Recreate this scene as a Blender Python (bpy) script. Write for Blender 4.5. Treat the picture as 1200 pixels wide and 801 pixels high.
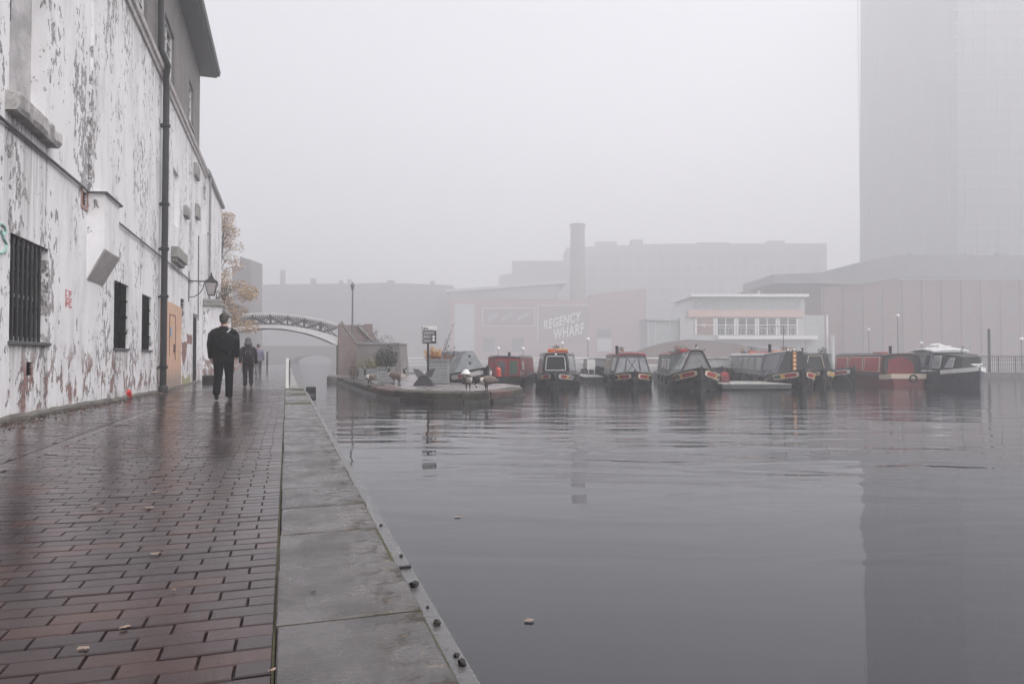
import bpy, bmesh, math, random
from mathutils import Vector, Matrix
R = math.radians
random.seed(7)
for o in list(bpy.data.objects): bpy.data.objects.remove(o, do_unlink=True)
sc = bpy.context.scene
COL = sc.collection

# ------------------------------------------------------------------ camera
YAW, PIT, CZ, F, HZ = R(18.26), math.atan(17.5/800), 0.95, 800.0, 400.5
cd = bpy.data.cameras.new('camera'); cam = bpy.data.objects.new('camera', cd); COL.objects.link(cam)
cd.sensor_width = 36; cd.lens = 24; cd.clip_start = 0.05; cd.clip_end = 1500
cam.location = (0, 0, CZ); cam.rotation_euler = (R(90)+PIT, 0, -YAW)
sc.camera = cam
FH = Vector((math.sin(YAW), math.cos(YAW), 0)); RT = Vector((math.cos(YAW), -math.sin(YAW), 0)); UPV = Vector((0, 0, 1))
FW = FH*math.cos(PIT)+UPV*math.sin(PIT); UP = UPV*math.cos(PIT)-FH*math.sin(PIT)
CAM = Vector((0, 0, CZ))
def ray(px, py): return FW + RT*((px-600)/F) - UP*((py-HZ)/F)
def onz(px, py, z=0.0):
    d = ray(px, py); return CAM + d*((z-CZ)/d.z)
def onx(px, py, X):
    d = ray(px, py); return CAM + d*(X/d.x)
def ony(px, py, Y):
    d = ray(px, py); return CAM + d*(Y/d.y)
def atd(px, py, D):
    d = ray(px, py); return CAM + d*(D/d.dot(FH))

# ------------------------------------------------------------------ world, sun, exposure
w = bpy.data.worlds.new('World'); sc.world = w; w.use_nodes = True
nt = w.node_tree; nt.nodes.clear()
sky = nt.nodes.new('ShaderNodeTexSky'); sky.sky_type = 'NISHITA'; sky.sun_disc = False
SUN_EL, SUN_AZ = R(54), R(138)
sky.sun_elevation = SUN_EL; sky.sun_rotation = SUN_AZ; sky.air_density = 1.0; sky.dust_density = 6.0; sky.ozone_density = 1.0
hs = nt.nodes.new('ShaderNodeHueSaturation'); hs.inputs['Saturation'].default_value = 0.16
bg = nt.nodes.new('ShaderNodeBackground'); bg.inputs['Strength'].default_value = 0.15
wo = nt.nodes.new('ShaderNodeOutputWorld')
nt.links.new(sky.outputs[0], hs.inputs['Color']); nt.links.new(hs.outputs[0], bg.inputs[0]); nt.links.new(bg.outputs[0], wo.inputs[0])
sl = bpy.data.lights.new('sun', 'SUN'); sl.energy = 1.3; sl.angle = R(50); sl.color = (1, .97, .96)
so = bpy.data.objects.new('sun', sl); COL.objects.link(so)
so.rotation_euler = (R(90)-SUN_EL, 0, math.pi - SUN_AZ)
sc.view_settings.view_transform = 'Standard'; sc.view_settings.look = 'None'; sc.view_settings.gamma = 1
sc.view_settings.exposure = 0.93; sc.view_settings.use_curve_mapping = False
sc.render.engine = 'CYCLES'
sc.cycles.volume_bounces = 6; sc.cycles.max_bounces = 10; sc.cycles.diffuse_bounces = 3; sc.cycles.glossy_bounces = 3
sc.cycles.transparent_max_bounces = 8; sc.cycles.use_denoising = True
sc.cycles.caustics_reflective = False; sc.cycles.caustics_refractive = False

WATER_Z = -0.5
ISL_Z = -0.16
WX = -3.4
HAZE_DENSITY = 0.0050
BK = 2.55      # how much further off the buildings across the basin stand

# ------------------------------------------------------------------ materials
MATS = {}
def newmat(name):
    m = bpy.data.materials.new(name); m.use_nodes = True
    return m, m.node_tree, m.node_tree.nodes['Principled BSDF']
def N(nt, t, **kw):
    n = nt.nodes.new(t)
    for k, v in kw.items():
        if k in n.inputs: n.inputs[k].default_value = v
        else: setattr(n, k, v)
    return n
def ramp(nt, src, stops, interp='LINEAR'):
    r = nt.nodes.new('ShaderNodeValToRGB'); r.color_ramp.interpolation = interp
    el = r.color_ramp.elements
    while len(el) < len(stops): el.new(.5)
    for e, (p, c) in zip(el, stops):
        e.position = p; e.color = (c, c, c, 1) if isinstance(c, (int, float)) else (*c, 1)
    nt.links.new(src, r.inputs[0]); return r.outputs[0]
def mixc(nt, f, a, b, mode='MIX'):
    m = nt.nodes.new('ShaderNodeMix'); m.data_type = 'RGBA'; m.blend_type = mode
    for i, v in ((0, f), (6, a), (7, b)):
        if hasattr(v, 'is_linked') or hasattr(v, 'links'): nt.links.new(v, m.inputs[i])
        elif isinstance(v, (int, float)): m.inputs[i].default_value = v
        else: m.inputs[i].default_value = (*v, 1)
    return m.outputs[2]
def mth(nt, op, a, b=None, clamp=False):
    m = nt.nodes.new('ShaderNodeMath'); m.operation = op; m.use_clamp = clamp
    for i, v in ((0, a), (1, b)):
        if v is None: continue
        if isinstance(v, (int, float)): m.inputs[i].default_value = v
        else: nt.links.new(v, m.inputs[i])
    return m.outputs[0]
def coords(nt, scale=(1, 1, 1), rot=(0, 0, 0), kind='Object', loc=(0, 0, 0)):
    tc = nt.nodes.new('ShaderNodeTexCoord'); mp = nt.nodes.new('ShaderNodeMapping')
    mp.inputs['Scale'].default_value = scale; mp.inputs['Rotation'].default_value = rot; mp.inputs['Location'].default_value = loc
    nt.links.new(tc.outputs[kind], mp.inputs[0]); return mp.outputs[0]
def noise(nt, vec, scale, detail=4, rough=.55, dist=0):
    n = N(nt, 'ShaderNodeTexNoise', Scale=scale, Detail=detail, Roughness=rough, Distortion=dist)
    nt.links.new(vec, n.inputs['Vector']); return n.outputs[0]
def bump(nt, p, h, strength=.4, dist=.02):
    b = N(nt, 'ShaderNodeBump', Strength=strength, Distance=dist); nt.links.new(h, b.inputs['Height'])
    nt.links.new(b.outputs[0], p.inputs['Normal']); return b
def M(name, col, rough=.6, var=.25, scale=4, bmp=.15, metal=0, spec=.5, dirt=None, alpha=1):
    """worn surface: two scales of tone change, uneven gloss, slight relief"""
    if name in MATS: return MATS[name]
    m, nt, p = newmat(name); v = coords(nt)
    n1 = noise(nt, v, scale, 6, .6); n2 = noise(nt, v, scale*7, 4, .6)
    lo = tuple(c*(1-var) for c in col); hi = tuple(min(1, c*(1+var)) for c in col)
    c = ramp(nt, n1, [(.3, lo), (.7, hi)])
    d = dirt or tuple(x*.55 for x in col)
    c = mixc(nt, ramp(nt, n2, [(.56, 0), (.72, .5)]), c, d)
    nt.links.new(c, p.inputs['Base Color'])
    nt.links.new(ramp(nt, n1, [(.3, max(.03, rough-.12)), (.7, min(1, rough+.12))]), p.inputs['Roughness'])
    p.inputs['Metallic'].default_value = metal; p.inputs['Specular IOR Level'].default_value = spec
    if bmp: bump(nt, p, n2, bmp, .01)
    if alpha < 1: p.inputs['Alpha'].default_value = alpha
    MATS[name] = m; return m

def mat_brick(name, c1, c2, mortar, w=.225, h=.075, rough=.8, axis='XZ', ms=.012):
    m, nt, p = newmat(name)
    tc = nt.nodes.new('ShaderNodeTexCoord'); sx = nt.nodes.new('ShaderNodeSeparateXYZ'); cx = nt.nodes.new('ShaderNodeCombineXYZ')
    nt.links.new(tc.outputs['Object'], sx.inputs[0])
    a = mth(nt, 'ADD', sx.outputs[0], sx.outputs[1])
    nt.links.new(a, cx.inputs[0]); nt.links.new(sx.outputs[2], cx.inputs[1])
    b = nt.nodes.new('ShaderNodeTexBrick')
    b.inputs['Color1'].default_value = (*c1, 1); b.inputs['Color2'].default_value = (*c2, 1); b.inputs['Mortar'].default_value = (*mortar, 1)
    b.inputs['Scale'].default_value = 1; b.inputs['Brick Width'].default_value = w; b.inputs['Row Height'].default_value = h; b.inputs['Mortar Size'].default_value = ms
    nt.links.new(cx.outputs[0], b.inputs['Vector'])
    n = noise(nt, tc.outputs['Object'], 1.2, 6, .65)
    c = mixc(nt, ramp(nt, n, [(.35, 0), (.75, .6)]), b.outputs[0], tuple(x*.5 for x in c1))
    nt.links.new(c, p.inputs['Base Color']); p.inputs['Roughness'].default_value = rough
    bump(nt, p, b.outputs[1], -.3, .01); return m

# peeling white paint over render and brick
def mat_peel(name):
    m, nt, p = newmat(name)
    tc = nt.nodes.new('ShaderNodeTexCoord'); ob = tc.outputs['Object']
    sx = nt.nodes.new('ShaderNodeSeparateXYZ'); nt.links.new(ob, sx.inputs[0]); z = sx.outputs[2]; y = sx.outputs[1]
    vs = coords(nt, (1, 1, .62)); vl = coords(nt, (1, 1, .30), loc=(3, 7, 1)); vb = coords(nt, (1, 1, .6), loc=(9, 2, 5))
    fine = noise(nt, vs, 7.0, 12, .69, .3)
    patch = noise(nt, vl, 1.0, 4, .55)
    fl = mth(nt, 'ADD', fine, mth(nt, 'MULTIPLY', mth(nt, 'SUBTRACT', patch, .5), .75))
    flake = ramp(nt, fl, [(.615, 0), (.621, 1)])           # paint lost, render shows
    edge = ramp(nt, fl, [(.604, 0), (.611, 1), (.619, 1), (.632, 0)])  # lifted dark rim
    # brick showing low on the wall
    low = ramp(nt, mth(nt, 'MULTIPLY', z, .4), [(.02, 0), (.10, 1), (.30, 1), (.48, .0)])
    n2 = noise(nt, vb, 3.2, 10, .68, .3)
    br = mth(nt, 'MULTIPLY', ramp(nt, n2, [(.55, 0), (.562, 1)]), low)
    bre = mth(nt, 'MULTIPLY', ramp(nt, n2, [(.532, 0), (.545, 1), (.556, 1), (.57, 0)]), low)
    # white paint with grime
    g = noise(nt, vl, 2.2, 7, .65); g2 = noise(nt, vs, 24, 4, .7)
    paint = ramp(nt, g, [(.3, (.52, .505, .52)), (.5, (.70, .69, .705)), (.8, (.79, .78, .795))])
    paint = mixc(nt, ramp(nt, g2, [(.62, 0), (.72, .55)]), paint, (.26, .24, .24))
    rv = noise(nt, vs, 16, 5, .7)
    render = ramp(nt, rv, [(.36, (.08, .072, .075)), (.5, (.30, .28, .285)), (.64, (.62, .60, .61))])
    cx = nt.nodes.new('ShaderNodeCombineXYZ'); nt.links.new(y, cx.inputs[0]); nt.links.new(z, cx.inputs[1])
    bt = nt.nodes.new('ShaderNodeTexBrick'); nt.links.new(cx.outputs[0], bt.inputs['Vector'])
    for k, v_ in (('Scale', 1), ('Brick Width', .225), ('Row Height', .075), ('Mortar Size', .008)): bt.inputs[k].default_value = v_
    bt.inputs['Color1'].default_value = (.22, .105, .10, 1); bt.inputs['Color2'].default_value = (.29, .165, .15, 1); bt.inputs['Mortar'].default_value = (.27, .19, .18, 1)
    c = mixc(nt, flake, paint, render)
    c = mixc(nt, mth(nt, 'MULTIPLY', edge, .9), c, (.07, .06, .06))
    c = mixc(nt, br, c, bt.outputs[0]); c = mixc(nt, mth(nt, 'MULTIPLY', bre, .6), c, (.12, .10, .10))
    # damp foot
    damp = mth(nt, 'MULTIPLY', ramp(nt, mth(nt, 'MULTIPLY', z, .4), [(.0, 1), (.12, 0)]), ramp(nt, noise(nt, vb, 6, 5, .6), [(.4, 0), (.65, .7)]))
    c = mixc(nt, damp, c, (.16, .15, .12))
    nt.links.new(c, p.inputs['Base Color']); p.inputs['Roughness'].default_value = .62
    h = mth(nt, 'SUBTRACT', mth(nt, 'MULTIPLY', edge, .6), mth(nt, 'ADD', flake, br)); h = mth(nt, 'ADD', h, mth(nt, 'MULTIPLY', g, .6))
    bump(nt, p, h, .8, .025); return m

# wet pavers: one tone per brick
def mat_paver():
    m, nt, p = newmat('wet_brick_pavers')
    g = nt.nodes.new('ShaderNodeNewGeometry'); v = coords(nt)
    c = ramp(nt, g.outputs['Random Per Island'], [(0, (.022, .015, .017)), (.3, (.036, .018, .018)), (.6, (.026, .017, .019)), (.87, (.046, .021, .019)), (.95, (.062, .026, .020)), (1, (.03, .019, .019))])
    n1 = noise(nt, v, 1.1, 6, .6); n2 = noise(nt, v, 28, 5, .65)
    c = mixc(nt, ramp(nt, n2, [(.4, 0), (.75, .6)]), c, (.022, .016, .017)); c = mixc(nt, ramp(nt, n1, [(.45, 0), (.7, .4)]), c, (.026, .021, .021))
    nt.links.new(c, p.inputs['Base Color'])
    r = mth(nt, 'ADD', ramp(nt, n1, [(.38, .03), (.68, .20)]), mth(nt, 'MULTIPLY', n2, .11))
    nt.links.new(r, p.inputs['Roughness']); p.inputs['Specular IOR Level'].default_value = .45
    n3 = noise(nt, v, 95, 4, .7); bump(nt, p, mth(nt, 'ADD', mth(nt, 'ADD', n2, mth(nt, 'MULTIPLY', n3, .6)), mth(nt, 'MULTIPLY', n1, 1.5)), .22, .004); return m
def mat_coping():
    m, nt, p = newmat('wet_coping_stone')
    g = nt.nodes.new('ShaderNodeNewGeometry'); v = coords(nt)
    tc = nt.nodes.new('ShaderNodeTexCoord'); sx = nt.nodes.new('ShaderNodeSeparateXYZ'); nt.links.new(tc.outputs['Object'], sx.inputs[0])
    c = ramp(nt, g.outputs['Random Per Island'], [(0, (.072, .066, .067)), (.5, (.098, .089, .089)), (1, (.080, .073, .076))])
    n1 = noise(nt, v, 2.2, 8, .65); n2 = noise(nt, v, 55, 4, .7); n3 = noise(nt, v, 9, 6, .7)
    c = mixc(nt, ramp(nt, n1, [(.42, 0), (.62, .55)]), c, (.040, .036, .035))
    c = mixc(nt, ramp(nt, n2, [(.58, 0), (.7, .45)]), c, (.20, .185, .18))
    edge = ramp(nt, sx.outputs[0], [(.18, 0), (.47, 1)])
    moss = mth(nt, 'MULTIPLY', edge, ramp(nt, n3, [(.5, 0), (.62, .8)]))
    c = mixc(nt, moss, c, (.040, .032, .019))
    lich = mth(nt, 'MULTIPLY', edge, ramp(nt, noise(nt, v, 15, 5, .7), [(.60, 0), (.66, .75)]))
    c = mixc(nt, lich, c, (.26, .20, .12))
    jt = mth(nt, 'FRACT', mth(nt, 'DIVIDE', mth(nt, 'SUBTRACT', sx.outputs[1], 2.57-.66*8), .66))
    jn = ramp(nt, mth(nt, 'ABSOLUTE', mth(nt, 'SUBTRACT', jt, .5)), [(.455, 0), (.495, 1)])
    jm = mth(nt, 'MULTIPLY', jn, ramp(nt, n3, [(.40, 0), (.6, .85)]))
    c = mixc(nt, jm, c, (.06, .052, .033))
    nt.links.new(c, p.inputs['Base Color'])
    nt.links.new(mth(nt, 'ADD', ramp(nt, n1, [(.38, .14), (.62, .46)]), mth(nt, 'MULTIPLY', moss, .45), True), p.inputs['Roughness'])
    nt.links.new(mth(nt, 'SUBTRACT', .5, mth(nt, 'MULTIPLY', moss, .4)), p.inputs['Specular IOR Level'])
    bump(nt, p, mth(nt, 'ADD', mth(nt, 'MULTIPLY', n1, 2), n2), .4, .008); return m
def mat_water():
    m, nt, p = newmat('canal_water')
    a = -YAW
    v1 = coords(nt, (.55, 1.0, 1), (0, 0, -a)); v1.node.vector_type = 'POINT'
    mp = v1.node; mp.inputs['Rotation'].default_value = (0, 0, YAW+.06)
    tc = nt.nodes.new('ShaderNodeTexCoord')
    def rot(scale, r):
        q = nt.nodes.new('ShaderNodeVectorRotate'); q.rotation_type = 'Z_AXIS'; q.inputs['Angle'].default_value = r
        nt.links.new(tc.outputs['Object'], q.inputs['Vector'])
        k = nt.nodes.new('ShaderNodeMapping'); k.inputs['Scale'].default_value = scale; nt.links.new(q.outputs[0], k.inputs[0]); return k.outputs[0], q.outputs[0]
    vw, vr = rot((.24, .80, 1), YAW+.03)      # x' = across the view, y' = away from the viewer
    sx = nt.nodes.new('ShaderNodeSeparateXYZ'); nt.links.new(vr, sx.inputs[0])
    swell = noise(nt, vw, 1.3, 2.5, .42, 1.0)
    vf, _ = rot((.55, 2.2, 1), YAW-.08)
    fine = noise(nt, vf, 5.2, 3, .5, .2)
    band = ramp(nt, mth(nt, 'DIVIDE', sx.outputs[1], 60), [(.03, .10), (.07, .14), (.105, .6), (.15, 1), (.26, 1), (.42, .6)])
    patch = ramp(nt, noise(nt, vr, .12, 3, .5), [(.35, .35), (.6, 1)])
    fband = ramp(nt, mth(nt, 'DIVIDE', sx.outputs[1], 60), [(.2, 0), (.36, .8), (.6, 1)])
    h = mth(nt, 'MULTIPLY', mth(nt, 'MULTIPLY', swell, band), patch)
    h2 = mth(nt, 'MULTIPLY', mth(nt, 'MULTIPLY', fine, fband), .10)
    h = mth(nt, 'ADD', h, h2)
    bump(nt, p, h, 1.0, .050)
    p.inputs['Base Color'].default_value = (.020, .020, .024, 1)
    p.inputs['Roughness'].default_value = .012; p.inputs['IOR'].default_value = 1.56
    return m
def mat_osb():
    m, nt, p = newmat('weathered_plywood'); v = coords(nt, (1, 1, .5)); tc = nt.nodes.new('ShaderNodeTexCoord')
    vo = N(nt, 'ShaderNodeTexVoronoi', Scale=26.0); nt.links.new(v, vo.inputs['Vector'])
    n1 = noise(nt, v, 3, 6, .6)
    c = mixc(nt, .35, ramp(nt, n1, [(.3, (.46, .27, .18)), (.7, (.64, .42, .30))]), vo.outputs['Color'], 'SOFT_LIGHT')
    sx = nt.nodes.new('ShaderNodeSeparateXYZ'); nt.links.new(tc.outputs['Object'], sx.inputs[0])
    dp = mth(nt, 'MULTIPLY', ramp(nt, mth(nt, 'MULTIPLY', sx.outputs[2], .5), [(.12, 1), (.36, 0)]), ramp(nt, noise(nt, v, 6, 6, .7), [(.3, .4), (.6, 1)]))
    c = mixc(nt, dp, c, (.24, .19, .17))
    nt.links.new(c, p.inputs['Base Color']); p.inputs['Roughness'].default_value = .7; bump(nt, p, n1, .3, .01); return m
def mat_leaf(name, stops, rough=.6):
    m, nt, p = newmat(name); g = nt.nodes.new('ShaderNodeNewGeometry')
    c = ramp(nt, g.outputs['Random Per Island'], stops)
    nt.links.new(c, p.inputs['Base Color']); p.inputs['Roughness'].default_value = rough; return m
def mat_diamond():
    m, nt, p = newmat('painted_diamonds'); v = coords(nt, (1, 1, 1))
    sx = nt.nodes.new('ShaderNodeSeparateXYZ'); nt.links.new(v, sx.inputs[0])
    fz = mth(nt, 'ABSOLUTE', mth(nt, 'SUBTRACT', mth(nt, 'FRACT', mth(nt, 'MULTIPLY', sx.outputs[2], 5.2)), .5))
    fx = mth(nt, 'ABSOLUTE', mth(nt, 'MULTIPLY', sx.outputs[0], 5.5))
    d = mth(nt, 'ADD', fz, fx)
    c = ramp(nt, d, [(0, (.75, .70, .60)), (.24, (.75, .70, .60)), (.26, (.70, .38, .10)), (.5, (.70, .38, .10)), (.52, (.25, .06, .04)), (1, (.06, .05, .05))], 'CONSTANT')
    nt.links.new(c, p.inputs['Base Color']); p.inputs['Roughness'].default_value = .4; return m
def mat_glassy(name, col, rough=.08, alpha=.75):
    if name in MATS: return MATS[name]
    m, nt, p = newmat(name); v = coords(nt); n = noise(nt, v, 3, 3, .5)
    nt.links.new(ramp(nt, n, [(.3, tuple(x*.8 for x in col)), (.7, tuple(min(1, x*1.2) for x in col))]), p.inputs['Base Color'])
    p.inputs['Roughness'].default_value = rough; p.inputs['Alpha'].default_value = alpha
    bump(nt, p, noise(nt, v, 2.5, 2, .5), .15, .02); MATS[name] = m; return m

PEEL = mat_peel('peeling_white_paint'); PAV = mat_paver(); COP = mat_coping(); WAT = mat_water(); OSB = mat_osb()
UBRICK = mat_brick('sooty_grey_brick', (.125, .11, .11), (.19, .17, .165), (.22, .21, .21))
RBRICK = mat_brick('bridge_brick', (.17, .105, .10), (.23, .15, .145), (.26, .24, .23))
GBRICK = mat_brick('grey_blue_brick', (.135, .12, .12), (.18, .16, .155), (.21, .2, .195))
FBRICK = mat_brick('far_red_brick', (.24, .095, .085), (.30, .13, .115), (.25, .2, .19))
MORT = M('wet_mortar', (.018, .016, .014), .5, .3, 9)
MOSS = M('mossy_joint', (.05, .048, .022), .9, .5, 14, .5)
BLK = M('black_iron', (.014, .0135, .015), .5, .3, 6, .1, spec=.3)
HULL = M('black_hull_paint', (.018, .017, .018), .32, .35, 3, .1)
DGREY = M('dark_grey_paint', (.075, .075, .08), .45)
GREY = M('grey_paint', (.22, .22, .23), .55)
LGREY = M('light_grey_paint', (.42, .42, .43), .55)
WHITE = M('white_gloss', (.72, .71, .70), .4, .1)
CREAM = M('cream_paint', (.62, .52, .42), .45, .12)
RED = M('red_paint', (.36, .035, .04), .42, .2)
DRED = M('deep_red_paint', (.16, .03, .035), .5, .25)
ORANGE = M('orange_paint', (.62, .14, .05), .5, .2)
YELLOW = M('yellow_paint', (.65, .42, .10), .5, .2)
GREEN = M('dark_green_paint', (.05, .10, .075), .5, .2)
NAVY = M('navy_paint', (.03, .035, .06), .35, .25)
BLUE = M('pale_blue_paint', (.20, .27, .38), .5, .2)
TENT = M('grey_canvas', (.19, .20, .21), .75, .3, 3, .3)
BTENT = M('black_canvas', (.03, .031, .035), .6, .3, 3, .3)
GTENT = M('green_grey_canvas', (.14, .165, .16), .7, .3, 3, .3)
WOOD = M('grey_timber', (.30, .29, .28), .8, .35, 7, .4)
SLATG = M('grey_painted_slats', (.25, .26, .265), .6, .2, 5, .2)
STONE = M('weathered_stone', (.24, .23, .22), .75, .35, 3, .5, dirt=(.09, .085, .07))
CONC = M('wet_concrete', (.10, .098, .10), .28, .2, 3, .15)
DECKM = M('island_paving', (.17, .15, .148), .3, .45, 1.6, .6, dirt=(.11, .095, .085))
FASC = M('wet_smooth_paving', (.07, .065, .068), .2, .3, 2, .2)
CLEAR = mat_glassy('clear_vinyl', (.36, .37, .39), .15, .8)
GLASS = mat_glassy('dark_glass', (.03, .03, .035), .06, 1)
LGLASS = mat_glassy('pale_glass', (.35, .38, .38), .1, 1)
SLATE = M('slate_roof', (.10, .10, .11), .6, .3, 1)
SKIN = M('skin', (.45, .27, .21), .55, .1)
HAIR = M('dark_hair', (.03, .024, .02), .6, .3, 20, .4)
DIAM = mat_diamond()

# ------------------------------------------------------------------ mesh builder
class MB:
    def __init__(s): s.v = []; s.f = []; s.m = []; s.smooth = False
    def add(s, vs, fs, m=0):
        b = len(s.v); s.v += [tuple(p) for p in vs]
        for f in fs: s.f.append(tuple(b+i for i in f)); s.m.append(m)
        return s
    def box(s, x0, x1, y0, y1, z0, z1, m=0):
        v = [(x, y, z) for z in (z0, z1) for y in (y0, y1) for x in (x0, x1)]
        return s.add(v, [(0, 2, 3, 1), (4, 5, 7, 6), (0, 1, 5, 4), (2, 6, 7, 3), (0, 4, 6, 2), (1, 3, 7, 5)], m)
    def bbox(s, x0, x1, y0, y1, z0, z1, b=.02, m=0):
        """box with chamfered edges"""
        bm = bmesh.new(); bmesh.ops.create_cube(bm, size=1)
        for v in bm.verts: v.co = ((x0+x1)/2+v.co.x*(x1-x0), (y0+y1)/2+v.co.y*(y1-y0), (z0+z1)/2+v.co.z*(z1-z0))
        bmesh.ops.bevel(bm, geom=bm.edges[:], offset=b, segments=2, affect='EDGES', profile=.6)
        return s.bm(bm, m)
    def bm(s, bm, m=0):
        bm.verts.index_update(); s.add([v.co[:] for v in bm.verts], [[v.index for v in f.verts] for f in bm.faces], m); bm.free(); return s
    def beam(s, p0, p1, w, h=None, m=0):
        p0, p1 = Vector(p0), Vector(p1); h = h or w; d = (p1-p0).normalized()
        u = d.cross(Vector((0, 0, 1)));  u = Vector((1, 0, 0)) if u.length < 1e-3 else u.normalized()
        t = u.cross(d).normalized(); vs = []
        for p in (p0, p1):
            for a, b in ((-1, -1), (1, -1), (1, 1), (-1, 1)): vs.append(p+u*a*w/2+t*b*h/2)
        return s.add(vs, [(3, 2, 1, 0), (4, 5, 6, 7), (0, 1, 5, 4), (1, 2, 6, 5), (2, 3, 7, 6), (3, 0, 4, 7)], m)
    def tube(s, pts, r, n=8, m=0, cap=True):
        pts = [Vector(p) for p in pts]; rr = r if isinstance(r, (list, tuple)) else [r]*len(pts); b = len(s.v)
        ref = None
        for i, p in enumerate(pts):
            d = (pts[min(i+1, len(pts)-1)]-pts[max(i-1, 0)]).normalized()
            if ref is None: ref = d.orthogonal().normalized()
            u = (ref-d*ref.dot(d)).normalized(); ref = u; t = d.cross(u)
            for k in range(n):
                a = 2*math.pi*k/n; s.v.append(tuple(p+(u*math.cos(a)+t*math.sin(a))*rr[i]))
        for i in range(len(pts)-1):
            for k in range(n):
                k2 = (k+1) % n; s.f.append((b+i*n+k, b+i*n+k2, b+(i+1)*n+k2, b+(i+1)*n+k)); s.m.append(m)
        if cap:
            s.f.append(tuple(b+k for k in reversed(range(n)))); s.m.append(m)
            e = b+(len(pts)-1)*n; s.f.append(tuple(e+k for k in range(n))); s.m.append(m)
        return s
    def lathe(s, prof, c=(0, 0, 0), n=12, m=0, sx=1, sy=1, rot=0):
        b = len(s.v); c = Vector(c)
        for r, z in prof:
            for k in range(n):
                a = 2*math.pi*k/n+rot; s.v.append((c.x+r*math.cos(a)*sx, c.y+r*math.sin(a)*sy, c.z+z))
        for i in range(len(prof)-1):
            for k in range(n):
                k2 = (k+1) % n; s.f.append((b+i*n+k, b+i*n+k2, b+(i+1)*n+k2, b+(i+1)*n+k)); s.m.append(m)
        s.f.append(tuple(b+k for k in reversed(range(n)))); s.m.append(m)
        e = b+(len(prof)-1)*n; s.f.append(tuple(e+k for k in range(n))); s.m.append(m)
        return s
    def prism(s, poly, off, m=0):
        """poly: 3D points in one plane, extruded by vector off"""
        n = len(poly); o = Vector(off); vs = [Vector(p) for p in poly]+[Vector(p)+o for p in poly]
        return s.add(vs, [tuple(reversed(range(n))), tuple(range(n, 2*n))]+[(i, (i+1) % n, n+(i+1) % n, n+i) for i in range(n)], m)
    def loft(s, rings, m=0, cap=True, closed=True):
        b = len(s.v); n = len(rings[0])
        for r in rings: s.v += [tuple(p) for p in r]
        for i in range(len(rings)-1):
            for k in range(n if closed else n-1):
                k2 = (k+1) % n; s.f.append((b+i*n+k, b+i*n+k2, b+(i+1)*n+k2, b+(i+1)*n+k)); s.m.append(m)
        if cap and closed:
            s.f.append(tuple(b+k for k in reversed(range(n)))); s.m.append(m)
            e = b+(len(rings)-1)*n; s.f.append(tuple(e+k for k in range(n))); s.m.append(m)
        return s
    def ball(s, c, r, n=10, m=0, sq=(1, 1, 1)):
        bm = bmesh.new(); bmesh.ops.create_uvsphere(bm, u_segments=n, v_segments=max(5, n//2+1), radius=1)
        for v in bm.verts: v.co = (c[0]+v.co.x*r*sq[0], c[1]+v.co.y*r*sq[1], c[2]+v.co.z*r*sq[2])
        return s.bm(bm, m)
    def lump(s, c, r, seed=0, m=0, sub=2, sq=(1, 1, 1), amp=.3):
        rnd = random.Random(seed); bm = bmesh.new(); bmesh.ops.create_icosphere(bm, subdivisions=sub, radius=1)
        for v in bm.verts:
            k = 1+rnd.uniform(-amp, amp); v.co = (c[0]+v.co.x*r*k*sq[0], c[1]+v.co.y*r*k*sq[1], c[2]+v.co.z*r*k*sq[2])
        return s.bm(bm, m)
    def build(s, name, mats, parent=None, loc=(0, 0, 0), rz=0, smooth=False, fix=True):
        me = bpy.data.meshes.new(name); me.from_pydata(s.v, [], s.f)
        for m in (mats if isinstance(mats, (list, tuple)) else [mats]): me.materials.append(m)
        me.polygons.foreach_set('material_index', s.m)
        if fix:
            bm = bmesh.new(); bm.from_mesh(me); bmesh.ops.recalc_face_normals(bm, faces=bm.faces[:]); bm.to_mesh(me); bm.free()
        if smooth:
            me.polygons.foreach_set('use_smooth', [True]*len(me.polygons))
        o = bpy.data.objects.new(name, me); COL.objects.link(o); o.location = loc; o.rotation_euler = (0, 0, rz)
        if parent: o.parent = parent
        return o
def smooth_by_angle(o, ang=40):
    me = o.data; me.polygons.foreach_set('use_smooth', [True]*len(me.polygons))
    bm = bmesh.new(); bm.from_mesh(me)
    for e in bm.edges:
        if len(e.link_faces) == 2 and e.calc_face_angle(0) > R(ang): e.smooth = False
    bm.to_mesh(me); bm.free(); return o
def tag(o, label, cat, group=None, kind=None):
    o['label'] = label; o['category'] = cat
    if group: o['group'] = group
    if kind: o['kind'] = kind
    return o
def thing(name, label, cat, loc=(0, 0, 0), rz=0, group=None):
    o = bpy.data.objects.new(name, None); COL.objects.link(o); o.location = loc; o.rotation_euler = (0, 0, rz)
    o.empty_display_size = .2
    return tag(o, label, cat, group)
def struct(o, label=None, kind='structure'):
    o['kind'] = kind
    if label: o['label'] = label
    return o
def copy_tree(o, parent=None):
    c = o.copy(); COL.objects.link(c)
    if parent: c.parent = parent
    for ch in [x for x in bpy.data.objects if x.parent == o]: copy_tree(ch, c)
    return c

# ================================================================== SETTING
# canal bed / ground reaching past the fog
struct(MB().box(-168, 438, -73, 438, -2.4, -2.0).build('ground', M('ground_mud', (.06, .055, .05), .9)))
water = MB(); 
water.add([(-167, -72, WATER_Z), (437, -72, WATER_Z), (437, 437, WATER_Z), (-167, 437, WATER_Z)], [(0, 1, 2, 3)])
struct(water.build('water', WAT))

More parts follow.
